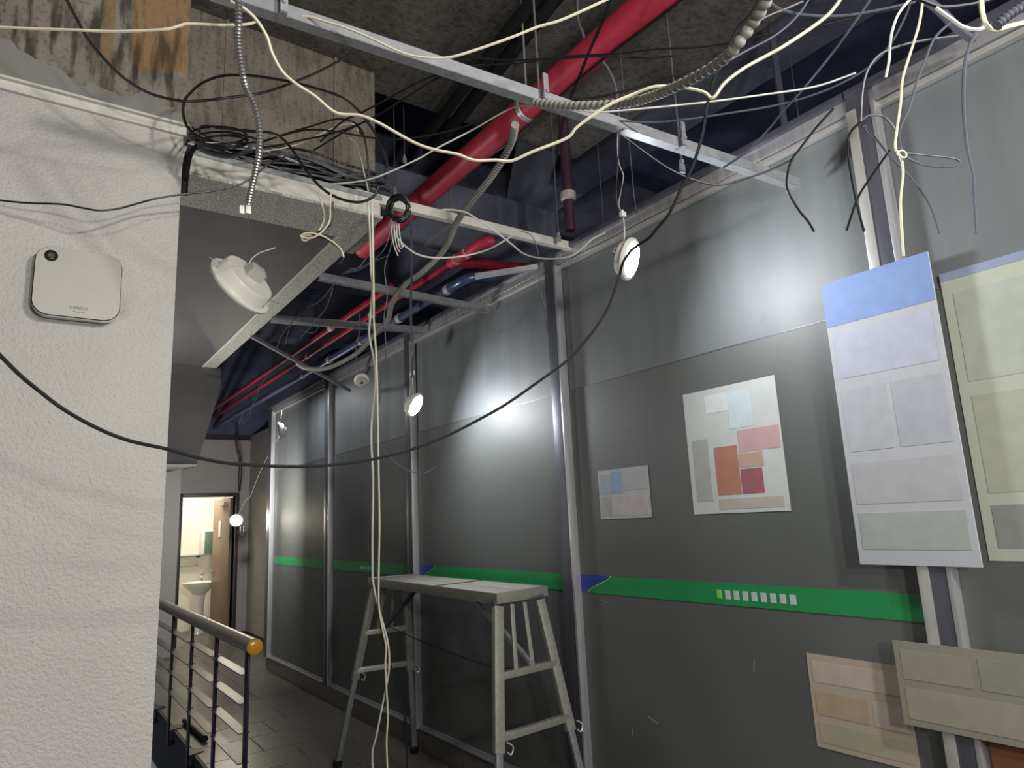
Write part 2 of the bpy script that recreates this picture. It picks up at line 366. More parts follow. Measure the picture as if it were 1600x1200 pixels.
for (px_, py_, a_, L_) in ((1190, 500, 1.3, .03), (945, 940, -.3, .05), (1178, 1040, 1.4, .05), (988, 1145, 1.4, .03), (1020, 1125, -.4, .06), (965, 662, .1, .02), (985, 663, 0, .02), (1330, 1165, -.2, .05)):
    p_ = atX(px_, py_, W - .0008); dv = Vector((0, -math.cos(a_), math.sin(a_))) * L_ / 2
    build('scuff', MB().bar(p_ - dv, p_ + dv, .0012, .0006), 'plastic_grey', wall)

# ---- dropped soffit over the stairs
sof = empty('ceiling_soffit', (.8, 2.65, 2.9)); tag(sof, kind='structure')
build('fascia', MB().box(.30, 1.205, 2.65, 2.66, 2.905, 2.985), 'white_paint', sof, .002)
build('fascia_channel', MB().box(.30, 1.215, 2.64, 2.66, 2.985, 2.993).box(.30, 1.215, 2.64, 2.644, 2.993, 3.005).box(.30, 1.21, 2.66, 2.665, 2.985, 3.01), 'galv', sof)
build('textured_front', MB().box(.20, 1.215, 2.635, 2.92, 2.893, 2.905), 'speckle', sof)
build('textured_side', MB().box(1.115, 1.215, 2.92, 5.98, 2.893, 2.905).box(1.205, 1.215, 2.66, 5.98, 2.905, 3.0), 'speckle', sof)
build('corner_bead', MB().box(1.109, 1.115, 2.92, 5.93, 2.8905, 2.905), 'white_paint', sof)
build('recessed_panel', MB().box(-2.2, 1.109, 2.92, 5.98, 2.90, 2.915), 'grey_paint', sof)
build('soffit_top', MB().box(-2.2, 1.20, 2.92, 5.98, 2.94, 2.985), 'white_paint', sof)
build('soffit_top_front', MB().box(.2, 1.20, 2.666, 2.92, 2.975, 2.985), 'white_paint', sof)
a = [atY(*p, 5.93) for p in [(345, 576), (345, 606), (307, 727)]]
bh = MB().prism([(-2.2, 5.93, 2.90), (a[0].x, 5.93, 2.90), tuple(a[1]), tuple(a[2]), (-2.2, 5.93, a[2].z)], (0, .35, 0))
build('stair_bulkhead', bh, 'grey_paint', sof)
build('bulkhead_lip', MB().prism([(-2.2, 5.92, a[2].z - .004), (a[2].x, 5.92, a[2].z - .004), (a[2].x - .18, 6.9, a[2].z - .004), (-2.2, 6.9, a[2].z - .004)], (0, 0, .01)), 'white_paint', sof)

# ---- washroom door
door = empty('door_1', (2.59, 11.1, 0)); tag(door, kind='structure')
frm = MB().box(fx0 - .05, fx0, 10.96, 11.15, 0, dt + .05).box(fx1, fx1 + .05, 10.96, 11.15, 0, dt + .05).box(fx0, fx1, 10.96, 11.15, dt, dt + .05)
build('door_frame', frm, 'frame_dark', door, .003)
th = math.radians(84); u = Vector((-math.cos(th), math.sin(th), 0)); nrm = Vector((u.y, -u.x, 0)) * .04; h = Vector((fx1 - .05, 11.1, 0))
def leaf(m, s0, s1, z0, z1, n0=0., n1=1.):
    q = [h + u * s0 + nrm * n0, h + u * s1 + nrm * n0, h + u * s1 + nrm * n1, h + u * s0 + nrm * n1]
    return m.hexa([tuple(p + Vector((0, 0, z0))) for p in q] + [tuple(p + Vector((0, 0, z1))) for p in q])
build('door_leaf', leaf(MB(), 0, .74, .02, 2.06), 'wood', door, .003)
build('door_closer', leaf(leaf(MB(), .12, .34, 1.95, 2.01, -1.3, 0), .1, .5, 2.03, 2.045, -1.5, -1.2), 'galv', door)
build('door_sign', leaf(MB(), .36, .46, 1.48, 1.72, -.25, 0), 'plastic', door)
kn = h + u * .68 - nrm * .2 + Vector((0, 0, .96))
build('door_handle', MB().cyl(kn, kn - nrm * 1.5, .012, 10).bar(kn - nrm * 1.5, kn - nrm * 1.5 - u * .11, .014, .014).cyl(kn, kn - nrm * .2, .03, 14), 'chrome', door)

# ================================================================= WASHROOM THINGS
sk = tag(empty('washbasin', (2.32, 12.2, 0)), 'white ceramic pedestal washbasin seen through the open washroom door', 'washbasin')
c = Vector((2.36, 12.1, .6)); vs = []
prof = [(.02, 0), (.09, .0), (.14, .05), (.22, .12), (.26, .17), (.265, .185), (.25, .185), (.22, .16), (.12, .08), (.02, .07)]
build('basin', MB().lathe(c, (0, 0, 1), prof, 32), 'ceramic', sk)
build('pedestal', MB().lathe(Vector((2.36, 12.14, 0)), (0, 0, 1), [(.11, 0), (.105, .02), (.085, .1), (.08, .4), (.1, .62)], 24), 'ceramic', sk)
build('faucet', MB().tube(spline([(2.42, 12.26, .785), (2.42, 12.26, .86), (2.40, 12.2, .9), (2.38, 12.12, .87)]), .012, 8).cyl((2.42, 12.26, .87), (2.46, 12.26, .93), .009, 8), 'chrome', sk)
sh = tag(empty('glass_shelf', (2.25, 12.5, 1.2)), 'narrow shelf on the washroom wall above the basin', 'shelf')
build('shelf_plate', MB().box(2.0, 2.46, 12.44, 12.6, 1.19, 1.205), 'plastic_grey', sh); build('shelf_bracket', MB().box(2.38, 2.42, 12.46, 12.6, 1.16, 1.19).box(2.08, 2.11, 12.46, 12.6, 1.16, 1.19), 'frame_dark', sh)
dp = tag(empty('towel_dispenser', (2.5, 12.5, 1.3)), 'cream box dispenser with green-grey front on the washroom wall', 'dispenser')
build('body', MB().box(2.42, 2.62, 12.42, 12.6, 1.2, 1.58), 'plastic', dp, .01); build('cover', MB().box(2.47, 2.62, 12.405, 12.42, 1.21, 1.57), 'green_glass', dp, .004)
tag(build('soap_holder', MB().lathe((2.52, 11.95, 1.18), (0, 0, 1), [(.0, 0), (.03, .005), (.035, .04), (.035, .16), (.02, .2), (0, .2)], 16), 'maroon'), 'small dark maroon soap holder beside the door leaf edge', 'soap holder')
tag(build('towel_bar', MB().cyl((2.05, 12.54, 1.03), (2.42, 12.54, 1.03), .01, 10).cyl((2.07, 12.54, 1.03), (2.07, 12.6, 1.03), .008, 8).cyl((2.40, 12.54, 1.03), (2.40, 12.6, 1.03), .008, 8), 'chrome'), 'thin towel bar on the washroom wall under the shelf', 'towel bar')

# ================================================================= STAIR RAILING
rl = tag(empty('stair_railing', (1.09, 6.5, 0)), 'metal stair railing with round satin handrail, dark posts and flat grey slats', 'railing')
XR = 1.085
build('handrail', MB().cyl((XR, 4.06, .925), (XR, 9.6, .925), .042, 28), 'handrail', rl)
cap = build('end_cap', MB().lathe((XR, 4.06, .925), (0, -1, 0), [(.043, -.01), (.043, .006), (.034, .012), (.012, .016), (0, .016)], 28), 'amber', rl); cap['label'] = 'amber yellow end cap of the handrail'
posts = [4.2, 4.96, 5.75, 6.55, 7.4, 8.25, 9.1]
for y in posts:
    build('post', MB().box(XR - .006, XR + .006, y - .035, y + .035, -.12, .89).box(XR + .006, XR + .04, y - .035, y + .035, -.12, -.10), 'rail_post', rl, .001)
for a_, b_ in zip(posts[:-1], posts[1:]):
    for z in (.755, .60, .447, .293):
        build('slat', MB().box(XR - .03, XR + .03, a_ + .03, b_ - .03, z, z + .006), 'rail_slat', rl)
for y in posts[:5]:
    build('foot_plate', MB().hexa([(XR + .0, y - .09, -.004), (XR + .10, y - .05, -.004), (XR + .10, y + .05, -.004), (XR, y + .09, -.004), (XR, y - .09, .006), (XR + .1, y - .05, .006), (XR + .1, y + .05, .006), (XR, y + .09, .006)]), 'rail_post', rl)
tb = MB().tube([(1.215, 6.62, .022), (1.232, 6.2, .022), (1.24, 5.95, .022)], .02, 14).cyl((1.24, 5.96, .022), (1.2415, 5.945, .022), .024, 14)
tag(build('pipe_offcut', tb, 'black'), 'short black pipe lying on the tiles behind the railing', 'pipe')

# ================================================================= WORK PLATFORM
pf = tag(empty('work_platform', (2.05, 3.7, 0)), 'folding aluminium work platform with splayed ladder legs by the film wall', 'work platform')
A = Vector((1.868, 2.826, 1.2)); B = Vector((2.225, 2.900, 1.2)); Cc = Vector((2.165, 4.44, 1.2)); Dd = Vector((1.94, 4.458, 1.2))
A, B, Cc, Dd = [Vector(v) for v in ((1.868, 2.83, 1.2), (2.222, 2.89, 1.2), (2.235, 4.44, 1.2), (1.93, 4.47, 1.2))]
def q(u_, v_, z=1.2):       # u across, v along
    p = (A * (1 - u_) + B * u_) * (1 - v_) + (Dd * (1 - u_) + Cc * u_) * v_; return Vector((p.x, p.y, z))
for i in range(2):
    for v0, v1 in ((0.01, .40), (.405, .985)):
        u0, u1 = (i * .5 + .012, i * .5 + .488)
        build('deck_plank', MB().hexa([q(u0, v0, 1.185), q(u1, v0, 1.185), q(u1, v1, 1.185), q(u0, v1, 1.185), q(u0, v0), q(u1, v0), q(u1, v1), q(u0, v1)]), 'alu_top', pf, .003)
for u0 in (0, 1):
    e = .012 if u0 == 0 else -.012
    dx = Vector((e, 0, 0)); b0 = q(u0, 0, 1.15); b1 = q(u0, 1, 1.15)
    build('side_rail', MB().hexa([b0, b0 + dx, b1 + dx, b1, b0 + Vector((0, 0, .052)), b0 + dx + Vector((0, 0, .052)), b1 + dx + Vector((0, 0, .052)), b1 + Vector((0, 0, .052))]), 'alu', pf, .002)
for v0 in (0, 1):
    build('end_rail', MB().bar(q(0, v0, 1.177), q(1, v0, 1.177), .02, .05), 'alu', pf, .002)
for (px_, py_, py2) in ((0, .40, 0),):
    build('hinge_strip', MB().bar(q(0, .403, 1.2), q(1, .403, 1.2), .012, .006), 'black_matt', pf)
def leg_frame(v, fy, y_dir, tl, tr_, bl, br):
    # tl/tr: top points, bl/br: foot points
    nm = Vector((0, 1, 0))
    for t_, b_ in ((tl, bl), (tr_, br)):
        mid = t_.lerp(b_, .52)
        build('leg', MB().bar(t_, mid, .05, .028, (1, 0, 0)), 'alu', pf, .002)
        build('leg_extension', MB().bar(t_.lerp(b_, .44), b_ + (t_ - b_).normalized() * .03, .034, .02, (1, 0, 0)), 'galv_dark', pf, .002)
        build('foot_cap', MB().bar(b_ + (t_ - b_).normalized() * .045, b_ + Vector((0, 0, .001)), .05, .04, (1, 0, 0)), 'black', pf, .004)
        k_ = t_.lerp(b_, .50); build('lock_hook', MB().tube(spline([k_ + Vector((.03, -.02, .02)), k_ + Vector((.055, -.03, .0)), k_ + Vector((.045, -.03, -.03)), k_ + Vector((.03, -.02, -.02))]), .004, 6), 'steel', pf)
    for f in (.26, .47):
        build('rung', MB().bar(tl.lerp(bl, f), tr_.lerp(br, f), .03, .032), 'alu', pf, .002)
    for s_ in (.32, .62):
        t_ = tl.lerp(tr_, s_); r_ = tl.lerp(bl, .25).lerp(tr_.lerp(br, .25), s_ - .02)
        build('stile', MB().bar(t_, r_, .022, .012, (1, 0, 0)), 'alu', pf, .001)
    build('hinge_bar', MB().cyl(tl + Vector((-.03, 0, .015)), tr_ + Vector((.02, 0, .015)), .012, 10), 'steel_dark', pf)
nl = [atZ(776, 938, 1.14), atZ(846, 930, 1.14)]
nl = [Vector((1.885, 2.84, 1.14)), Vector((2.165, 2.88, 1.14))]
leg_frame(0, 0, -1, nl[0], nl[1], Vector((1.655, 2.57, 0)), Vector((2.235, 2.60, 0)))
leg_frame(1, 0, 1, Vector((1.965, 4.46, 1.14)), Vector((2.20, 4.45, 1.14)), Vector((1.80, 4.70, 0)), Vector((2.315, 4.60, 0)))
n0 = Vector((2.03, 2.79, .87)); n1 = q(.5, .34, 1.16)
build('brace', MB().bar(n0, n1, .022, .022), 'steel', pf, .002)
f0 = Vector((2.06, 4.52, .85)); f1 = q(.5, .72, 1.16)
build('brace', MB().bar(f0, f1, .022, .022), 'steel_dark', pf, .002)
tag(build('cable', MB().tube(spline([f0 + Vector((0, -.03, .03)), (2.09, 4.0, .82), (2.1, 3.3, .78), (2.03, 2.84, .84)]), .003, 6), 'black'), 'thin dark cord stretched between the platform leg frames', 'cable')

# ================================================================= POSTERS on the film wall
def poster(label, X, ya, yb, za, zb, base, blocks, th=.002, name='poster'):
    """ya>yb (left to right in view), za<zb"""
    p = tag(empty(name, (X, (ya + yb) / 2, za)), label, 'poster')
    m0 = mat('print_paper', base, .6, var=.03)
    build('sheet', MB().box(X - th, X, yb, ya, za, zb), m0, p)
    for (u0, u1, v0, v1, colr) in blocks:
        build('print', MB().box(X - th - .0012, X - th, ya + (yb - ya) * u1, ya + (yb - ya) * u0, zb + (za - zb) * v1, zb + (za - zb) * v0), mat('print_ink', colr, .6, var=.06), p)
    return p
poster('small pale notice with blue and pink patches on the film wall', W - .001, 2.60, 2.255, 1.525, 1.765, 'b9bcbc',
       [(.04, .26, .1, .5, 'a3b0ba'), (.27, .48, .05, .5, '8fa9c4'), (.5, .96, .08, .45, 'b6b4b8'), (.25, .96, .55, .94, 'c2b8bd'), (.04, .24, .55, .94, 'a9aaa6')])
poster('tall white poster with red and orange patches left of the notice board', W - .001, 2.005, 1.54, 1.53, 2.055, 'c3c8c6',
       [(.25, .5, .05, .2, 'd4d8d8'), (.5, .74, .05, .35, 'c4d0d4'), (.57, .98, .37, .54, 'c09ea2'), (.3, .55, .48, .86, 'ae7a68'), (.56, .78, .67, .86, '9b5f68'), (.56, .8, .55, .66, 'bb9c8c'), (.06, .24, .4, .9, 'a8aba6'), (.3, .95, .89, .97, 'b4ada6')])
poster('large notice board with blue header fixed over the nearest post', W - .052, 1.27, .905, 1.345, 2.33, 'b4b7bd',
       [(0, 1, .0, .165, '7d95c8'), (.05, .95, .19, .36, 'b0b4c4'), (.05, .46, .4, .62, 'b0b3ba'), (.52, .95, .4, .62, 'aaadb6'), (.05, .95, .66, .8, 'aeb0b4'), (.05, .95, .83, .95, 'a2aaa6')], .008, 'notice_board')
poster('pale greenish poster at the right frame edge beside the notice board', W - .001, .905, .40, 1.36, 2.26, 'b6bcac',
       [(.0, 1, 0, .03, '8f99b4'), (.06, .5, .08, .4, 'adb4a8'), (.54, .95, .08, .4, 'b4bcae'), (.06, .95, .45, .78, 'abb09c'), (.06, .95, .82, .96, '8b8f8b')])
poster('beige notice under the green stripe, left of the nearest post', W - .001, 1.55, 1.20, .705, 1.02, 'b5a896',
       [(.05, .95, .08, .3, 'bdb2a4'), (.05, .6, .4, .65, 'b39f87'), (.64, .95, .4, .65, 'bdb2a6'), (.05, .95, .72, .94, 'aca88f')])
poster('grey-beige notice across the nearest post, beneath the green stripe', W - .054, 1.20, .72, .86, 1.11, '8f8d7f',
       [(.04, .45, .1, .45, '979386'), (.5, .96, .1, .45, '8f8f84'), (.04, .96, .55, .92, '9a9888')], .006)
poster('orange-brown notice low at the right frame corner', W - .001, .99, .55, .52, .84, '8a5a3c',
       [(.1, .5, .2, .7, '9a5c3a'), (.55, .9, .1, .6, '6e4a50')])

# ================================================================= SCENT DISPENSER / WALL BOX
wb = tag(empty('wall_device', (.08, 2.4, 2.22)), 'square white wall device with rounded corners and round lens', 'wall device')
def rrect(x0, x1, z0, z1, r, y, n=8):
    P = []
    for cx, cz, a0 in ((x1 - r, z1 - r, 0), (x0 + r, z1 - r, 90), (x0 + r, z0 + r, 180), (x1 - r, z0 + r, 270)):
        for k in range(n + 1):
            t = math.radians(a0 + 90 * k / n); P.append((cx + r * math.cos(t), y, cz + r * math.sin(t)))
    return P
dx0, dx1, dz0, dz1 = -.032, .197, 2.208, 2.425
mb = MB(); rings = [rrect(dx0 + i, dx1 - i, dz0 + i, dz1 - i, .045 - i, y) for i, y in ((.006, 2.4295), (.001, 2.415), (0, 2.395), (.0, 2.378))]
n_ = len(rings[0])
for rg in rings: mb.v += rg
for k in range(3):
    for j in range(n_): mb.f.append((k * n_ + j, k * n_ + (j + 1) % n_, (k + 1) * n_ + (j + 1) % n_, (k + 1) * n_ + j)); mb.sm.append(True)
build('case', mb, 'chrome', wb)
build('front_plate', MB().prism(rrect(dx0 + .002, dx1 - .002, dz0 + .002, dz1 - .002, .044, 2.378), (0, -.005, 0)), 'plastic_grey', wb)
lc = Vector((.0075, 2.3725, 2.393))
build('lens', MB().lathe(lc, (0, -1, 0), [(.0175, 0), (.0175, .002), (.0145, .002), (.0135, .0005), (0, .0005)], 28), 'dark_glass', wb)
build('lens_core', MB().lathe(lc, (0, -1, 0), [(.010, .001), (.009, .003), (.007, .003), (.006, .0015), (.004, .004), (0, .004)], 24), 'chrome', wb)
cu = bpy.data.curves.new('logo', 'FONT'); cu.body = 'CENCO'; cu.size = .0125; cu.extrude = .0003; cu.align_x = 'CENTER'; cu.space_character = 1.15
to = bpy.data.objects.new('logo', cu); COL.objects.link(to); bpy.context.view_layer.update()
dg = bpy.context.evaluated_depsgraph_get(); me = bpy.data.meshes.new_from_object(to.evaluated_get(dg)); bpy.data.objects.remove(to)
lg = bpy.data.objects.new('logo', me); COL.objects.link(lg); me.materials.clear(); me.materials.append(M['print_dark']); lg.parent = wb
lg.location = Vector((.088, 2.3725, 2.235)) - Vector(wb['_w']); lg.rotation_euler = (math.pi / 2, 0, 0)
sw = [(.073, 2.3724, 2.229), (.08, 2.3724, 2.2265), (.088, 2.3724, 2.2255), (.095, 2.3724, 2.2265), (.104, 2.3724, 2.2265)]
build('logo_swoosh', MB().tube(spline(sw), .0005, 5), 'print_dark', wb)

# ================================================================= DOWNLIGHTS
def frame_from(n):
    n = n.normalized(); a = Vector((0, 0, 1)); s = a.cross(n).normalized() if abs(n.z) < .99 else Vector((1, 0, 0)); return n, s, n.cross(s)
def downlight(label, c, n, r, on, cord, mlit='lamp_on', roll=0.):
    n, s, t = frame_from(n); c = Vector(c)
    s, t = s * math.cos(roll) + t * math.sin(roll), t * math.cos(roll) - s * math.sin(roll)
    L = tag(empty('downlight', c), label, 'downlight')
    build('rim', MB().lathe(c, n, [(r * .80, .004), (r * .84, .010), (r * .97, .006), (r, 0), (r, -.006), (r * .86, -.008)], 44), 'plastic', L)
    build('diffuser', MB().lathe(c, n, [(0, .004), (r * .5, .004), (r * .81, .003)], 40), mlit if on else 'plastic_grey', L)
    build('housing', MB().lathe(c, n, [(r * .86, -.006), (r * .82, -.012), (r * .80, -r * .40), (r * .77, -r * .44), (0, -r * .46)], 40), 'plastic', L)
    for sg in (-1, 1):
        b0 = c + s * sg * r * .86 - n * .02
        build('spring_clip', MB().tube(spline([b0, b0 + s * sg * r * .32 - n * .004 + t * .01, b0 + s * sg * r * .36 - n * .01, b0 + s * sg * r * .32 - n * .014 - t * .006, b0 - n * .014]), .0016, 6), 'galv', L)
    bx = c - n * (r * .46)
    bb = MB(); p0 = bx - s * r * .30 - t * r * .1; ss = s * r * .5; tt = t * r * .42; nn = -n * r * .3
    bb.hexa([p0, p0 + ss, p0 + ss + tt, p0 + tt, p0 + nn, p0 + ss + nn, p0 + ss * .8 + tt + nn, p0 + tt + nn])
    build('junction_box', bb, 'plastic_grey', L, .002)
    if cord: build('cord', MB().tube(spline(cord), .0022, 6), 'whitecab', L)
    return L
def cn(a, b, c_): return camvec(np.array([a, b, c_]))
l1 = atD(984, 405, 2.62)
downlight('lit round downlight dangling nearest, large white disc before the transom', l1, cn(.84, .22, -.50), .083, True,
          [atD(975, 376, 2.62), atD(976, 360, 2.62), atD(974, 340, 2.62)])
l2 = atD(648, 633, 4.3)
downlight('lit round downlight dangling in mid corridor before a steel post', l2, cn(.85, .40, -.34), .083, True,
          [atD(646, 618, 4.3), atD(645, 600, 4.3), atD(644, 586, 4.3)])
l3 = atD(369, 813, 8.6)
downlight('lit downlight farthest away, hanging beside the washroom door', l3, cn(.30, .25, -.92), .086, True,
          [l3 + Vector((.02, .02, .06)), atD(385, 780, 8.6), atD(391, 776, 8.6), atD(403, 745, 8.5), atD(425, 700, 8.2), atD(436, 683, 7.6)], 'lamp_far')
l4 = atD(437, 673, 6.6)
downlight('unlit round downlight hanging edge-on above the far corridor', l4, cn(-.85, .1, -.5), .085, False,
          [l4 + Vector((0, 0, .05)), atD(440, 645, 6.6), atZ(440, 625, 3.3)])
fx = atD(374, 448, 2.45)
downlight('unlit downlight with open back hanging in front of the dark soffit', fx, cn(-.78, .62, .16), .126, False,
          [fx + cn(.03, -.07, .0), fx + cn(.045, -.10, .0), fx + cn(.075, -.122, 0), fx + cn(.13, -.14, 0)], roll=.35)
sp_ = atD(378, 830, 8.5)
spk = tag(empty('wall_cup', sp_), 'small dark half-round cup under the farthest lit lamp', 'holder')
build('bowl', MB().lathe(sp_, (0, 0, 1), [(0, -.07), (.03, -.065), (.055, -.03), (.06, .0), (.05, .0), (.0, -.03)], 22), 'print_dark', spk)
build('hanger', MB().tube([sp_ + Vector((.02, 0, 0)), sp_ + Vector((.02, 0, .06))], .003, 6).tube([sp_ + Vector((-.02, 0, 0)), sp_ + Vector((-.02, 0, .06))], .003, 6), 'galv', spk)
# smoke detector
sd = atD(565, 594, 4.7); nn = cn(.22, .55, -.8)
sdt = tag(empty('smoke_detector', sd), 'round white smoke detector dangling beside the top rail', 'smoke detector')
build('base', MB().lathe(sd, nn, [(0, -.012), (.05, -.012), (.052, 0), (.048, .008), (.04, .012)], 30), 'plastic', sdt)
build('dome', MB().lathe(sd, nn, [(.04, .008), (.036, .022), (.022, .026), (.02, .034), (0, .034)], 30), 'plastic_grey', sdt)
n_, s_, t_ = frame_from(nn)
for k in range(5):
    a_ = math.radians(40 + 35 * k); pc = sd + nn.normalized() * .020 + (s_ * math.cos(a_) + t_ * math.sin(a_)) * .030
    build('vent_slot', MB().bar(pc - (t_ * math.cos(a_) - s_ * math.sin(a_)) * .007, pc + (t_ * math.cos(a_) - s_ * math.sin(a_)) * .007, .006, .006), 'black', sdt)
build('sensor', MB().lathe(sd + nn.normalized() * .034, nn, [(0, .004), (.009, .003), (.01, 0)], 16), 'print_dark', sdt)
build('cord', MB().tube(spline([sd + Vector((0, .01, .04)), atD(558, 570, 4.7), atD(557, 545, 4.7), atD(562, 515, 4.6), atD(562, 490, 4.5)]), .004, 6), 'greycab', sdt)

# ================================================================= CEILING BARS, RODS, PIPES
def channel(label, a, b, wd, ht, m='galv', name='ceiling_channel'):
    a = Vector(a); b = Vector(b); o = tag(empty(name, a.lerp(b, .5)), label, 'ceiling bar')
    up = Vector((0, 0, 1)); sd_ = up.cross((b - a).normalized()).normalized()
    build('web', MB().bar(a, b, .003, ht), m, o)
    build('top_flange', MB().bar(a + up * ht / 2 + sd_ * wd / 2, b + up * ht / 2 + sd_ * wd / 2, wd, .003), m, o)
    build('bottom_flange', MB().bar(a - up * ht / 2 + sd_ * wd / 2, b - up * ht / 2 + sd_ * wd / 2, wd, .003), m, o)
    return o
b1a = atZ(330, -24, 2.85); b1b = atX(1250, 285, W - .09)
c1 = channel('long galvanised channel crossing overhead from upper left to partition', b1a, b1b, .034, .034)
for px_, py_, up_ in ((437, 26, .16), (846, 186, .06), (1066, 262, .06)):
    k_ = min(range(200), key=lambda i: abs((lambda v: v)(0) + (b1a.lerp(b1b, i / 199) - b1a).dot((b1b - b1a)) * 0 + (Vector((0, 0, 0)) - 0 * b1a).length + abs(atD(px_, py_, 2.0).x / atD(px_, py_, 2.0).y - b1a.lerp(b1b, i / 199).x / b1a.lerp(b1b, i / 199).y)))
    pp = b1a.lerp(b1b, k_ / 199)
    build('hanger_clip', MB().box(pp.x - .009, pp.x + .009, pp.y - .026, pp.y - .020, pp.z - .028, pp.z + up_).box(pp.x - .009, pp.x + .009, pp.y - .026, pp.y + .01, pp.z - .03, pp.z - .026).cyl((pp.x, pp.y - .027, pp.z), (pp.x, pp.y - .032, pp.z), .006, 8), 'galv', c1)
channel('white channel running on from the soffit fascia to the partition', atY(556, 302, 2.651), atY(901, 386, 2.651), .03, .042, 'white_paint')
channel('grey channel across the void, second row behind the soffit corner', (1.22, 3.47, 2.90), (2.33, 3.47, 2.865), .03, .04, 'galv_dark')
channel('grey channel across the void, third row and darker', (1.2, 4.3, 2.88), (2.30, 4.3, 2.94), .03, .045, 'galv_dark')
channel('thin grey angle sloping across the far void', atD(395, 525, 4.6), atD(548, 610, 6.0), .02, .02, 'galv_dark')
channel('short pale strut beside the red branch pipe', atD(742, 431, 3.6), atD(840, 416, 3.6), .02, .025, 'galv')
def rod(label, pts, r=.004, m='greycab', clip=True):
    o = tag(empty('threaded_rod', pts[-1]), label, 'rod'); build('shaft', MB().tube(pts, r, 8), m, o)
    if clip:
        e = Vector(pts[-1]); build('hanger_nut', MB().cyl(e + Vector((0, 0, .03)), e + Vector((0, 0, .015)), r * 2.4, 6).box(e.x - .012, e.x + .012, e.y - .004, e.y + .004, e.z - .02, e.z + .015), 'galv', o)
    return o
def vrod(label, px, py, d, ztop, r=.004, m='greycab'):
    e = atD(px, py, d); return rod(label, [Vector((e.x, e.y, ztop)), e], r, m)
vrod('vertical hanger rod crossing the big red pipe', 843, 158, 2.25, 3.9)
vrod('vertical hanger rod meeting the long channel right of the lamp wire', 1066, 262, 2.5, 3.9)
vrod('vertical hanger rod ending at the white channel near the partition', 873, 372, 3.62, 4.7)
vrod('thick grey conduit dropping vertically in the navy void at right', 1228, 215, 3.4, 4.7, .018, 'greycab')
vrod('thin rod left of the thick vertical conduit clips in the void', 1250, 200, 3.5, 4.7, .003)
vrod('thin rod hanging behind the lamp wire near the nearest lit lamp', 944, 362, 3.9, 4.7, .003)
vrod('thin rod in the dark gap beside the concrete column, left one', 617, 300, 3.9, 4.7, .003)
vrod('thin rod in the dark gap beside the concrete column, right one', 632, 250, 3.9, 4.7, .003)
# red sprinkler main along the corridor
XP, ZP = 1.66, 3.3
rp = tag(empty('sprinkler_pipe', (XP, 2.0, ZP)), 'thick red sprinkler pipe running overhead, largest of the red pipes', 'pipe')
build('pipe_run', MB().cyl((XP, -2.4, ZP), (XP, 3.86, ZP), .058, 32), 'red', rp)
build('pipe_end', MB().lathe((XP, 3.86, ZP), (0, 1, 0), [(.058, 0), (.061, .01), (.061, .05), (.05, .055), (.05, .0)], 32), 'red', rp)
for y_ in (2.1,):
    build('pipe_clamp', MB().lathe((XP, y_, ZP), (0, 1, 0), [(.0585, 0), (.061, .001), (.061, .025), (.0585, .026)], 32), 'galv', rp)
    build('clamp_rod', MB().cyl((XP, y_ + .012, ZP + .06), (XP, y_ + .012, 3.9), .005, 8), 'galv', rp)
tag(build('cable', MB().tube(spline([(XP + .02, -1, ZP - .062), (XP - .01, .5, ZP - .064), (XP + .03, 1.2, ZP - .058), (XP + .0, 1.7, ZP - .064), (XP + .03, 2.2, ZP - .06), (XP + .05, 2.6, ZP - .02)]), .006, 6), 'black'), 'black cable strapped along the underside of the big red pipe', 'cable')
# second pair of red pipes farther on, elbow and branch
zq = 3.25
ea = atZ(735, 392, zq)
xr = ea.x
r2 = tag(empty('sprinkler_pipe', (xr, 6, zq)), 'thin red pipe in the far void with silver tape by its elbow', 'pipe')
build('pipe_run', MB().cyl((xr, ea.y, zq), (xr, 10.9, zq), .026, 20), 'red_deep', r2)
build('elbow', MB().tube(spline([(xr, ea.y + .25, zq), (xr, ea.y, zq), (xr + .03, ea.y - .12, zq + .02), (xr + .08, ea.y - .15, zq + .02)], 5), .037, 18), 'red', r2)
for k in (0.0, .12): build('tape_band', MB().lathe((xr, ea.y + k + .02, zq), (0, 1, 0), [(.035, 0), (.0385, .001), (.0385, .035), (.035, .036)], 20), 'tape', r2)
for y_ in (5.0, 6.6): build('coupling', MB().lathe((xr, y_, zq), (0, 1, 0), [(.026, 0), (.031, .002), (.031, .06), (.026, .062)], 20), 'tape', r2)
r3 = tag(empty('sprinkler_pipe', (xr - .16, 6, zq)), 'thin red pipe left of the taped one, running parallel into the void', 'pipe')
build('pipe_run', MB().cyl((xr - .13, ea.y + .9, zq + .02), (xr - .13, 10.9, zq + .02), .024, 20), 'red_deep', r3)
build('coupling', MB().lathe((xr - .13, 5.6, zq + .02), (0, 1, 0), [(.024, 0), (.029, .002), (.029, .06), (.024, .062)], 20), 'tape', r3)
r4 = tag(empty('sprinkler_pipe', (xr + .3, ea.y, zq)), 'red branch pipe leading right from the taped elbow', 'pipe')
build('pipe_run', MB().cyl((xr + .03, ea.y + .16, zq - .02), (xr + .9, ea.y + .05, zq + .04), .036, 20, .026), 'red_deep', r4)
bpz = atZ(718, 442, 3.1)
bp = tag(empty('duct_pipe', (bpz.x, 6, 3.1)), 'blue-grey foil wrapped pipe beneath the red pipes', 'pipe')
build('pipe_run', MB().cyl((bpz.x, bpz.y, 3.1), (bpz.x, 10.9, 3.1), .03, 20), 'bluepipe', bp)
build('elbow', MB().tube(spline([(bpz.x, bpz.y + .15, 3.1), (bpz.x, bpz.y, 3.1), (bpz.x + .06, bpz.y - .08, 3.12), (bpz.x + .3, bpz.y - .1, 3.14)], 5), .034, 16), 'bluepipe', bp)
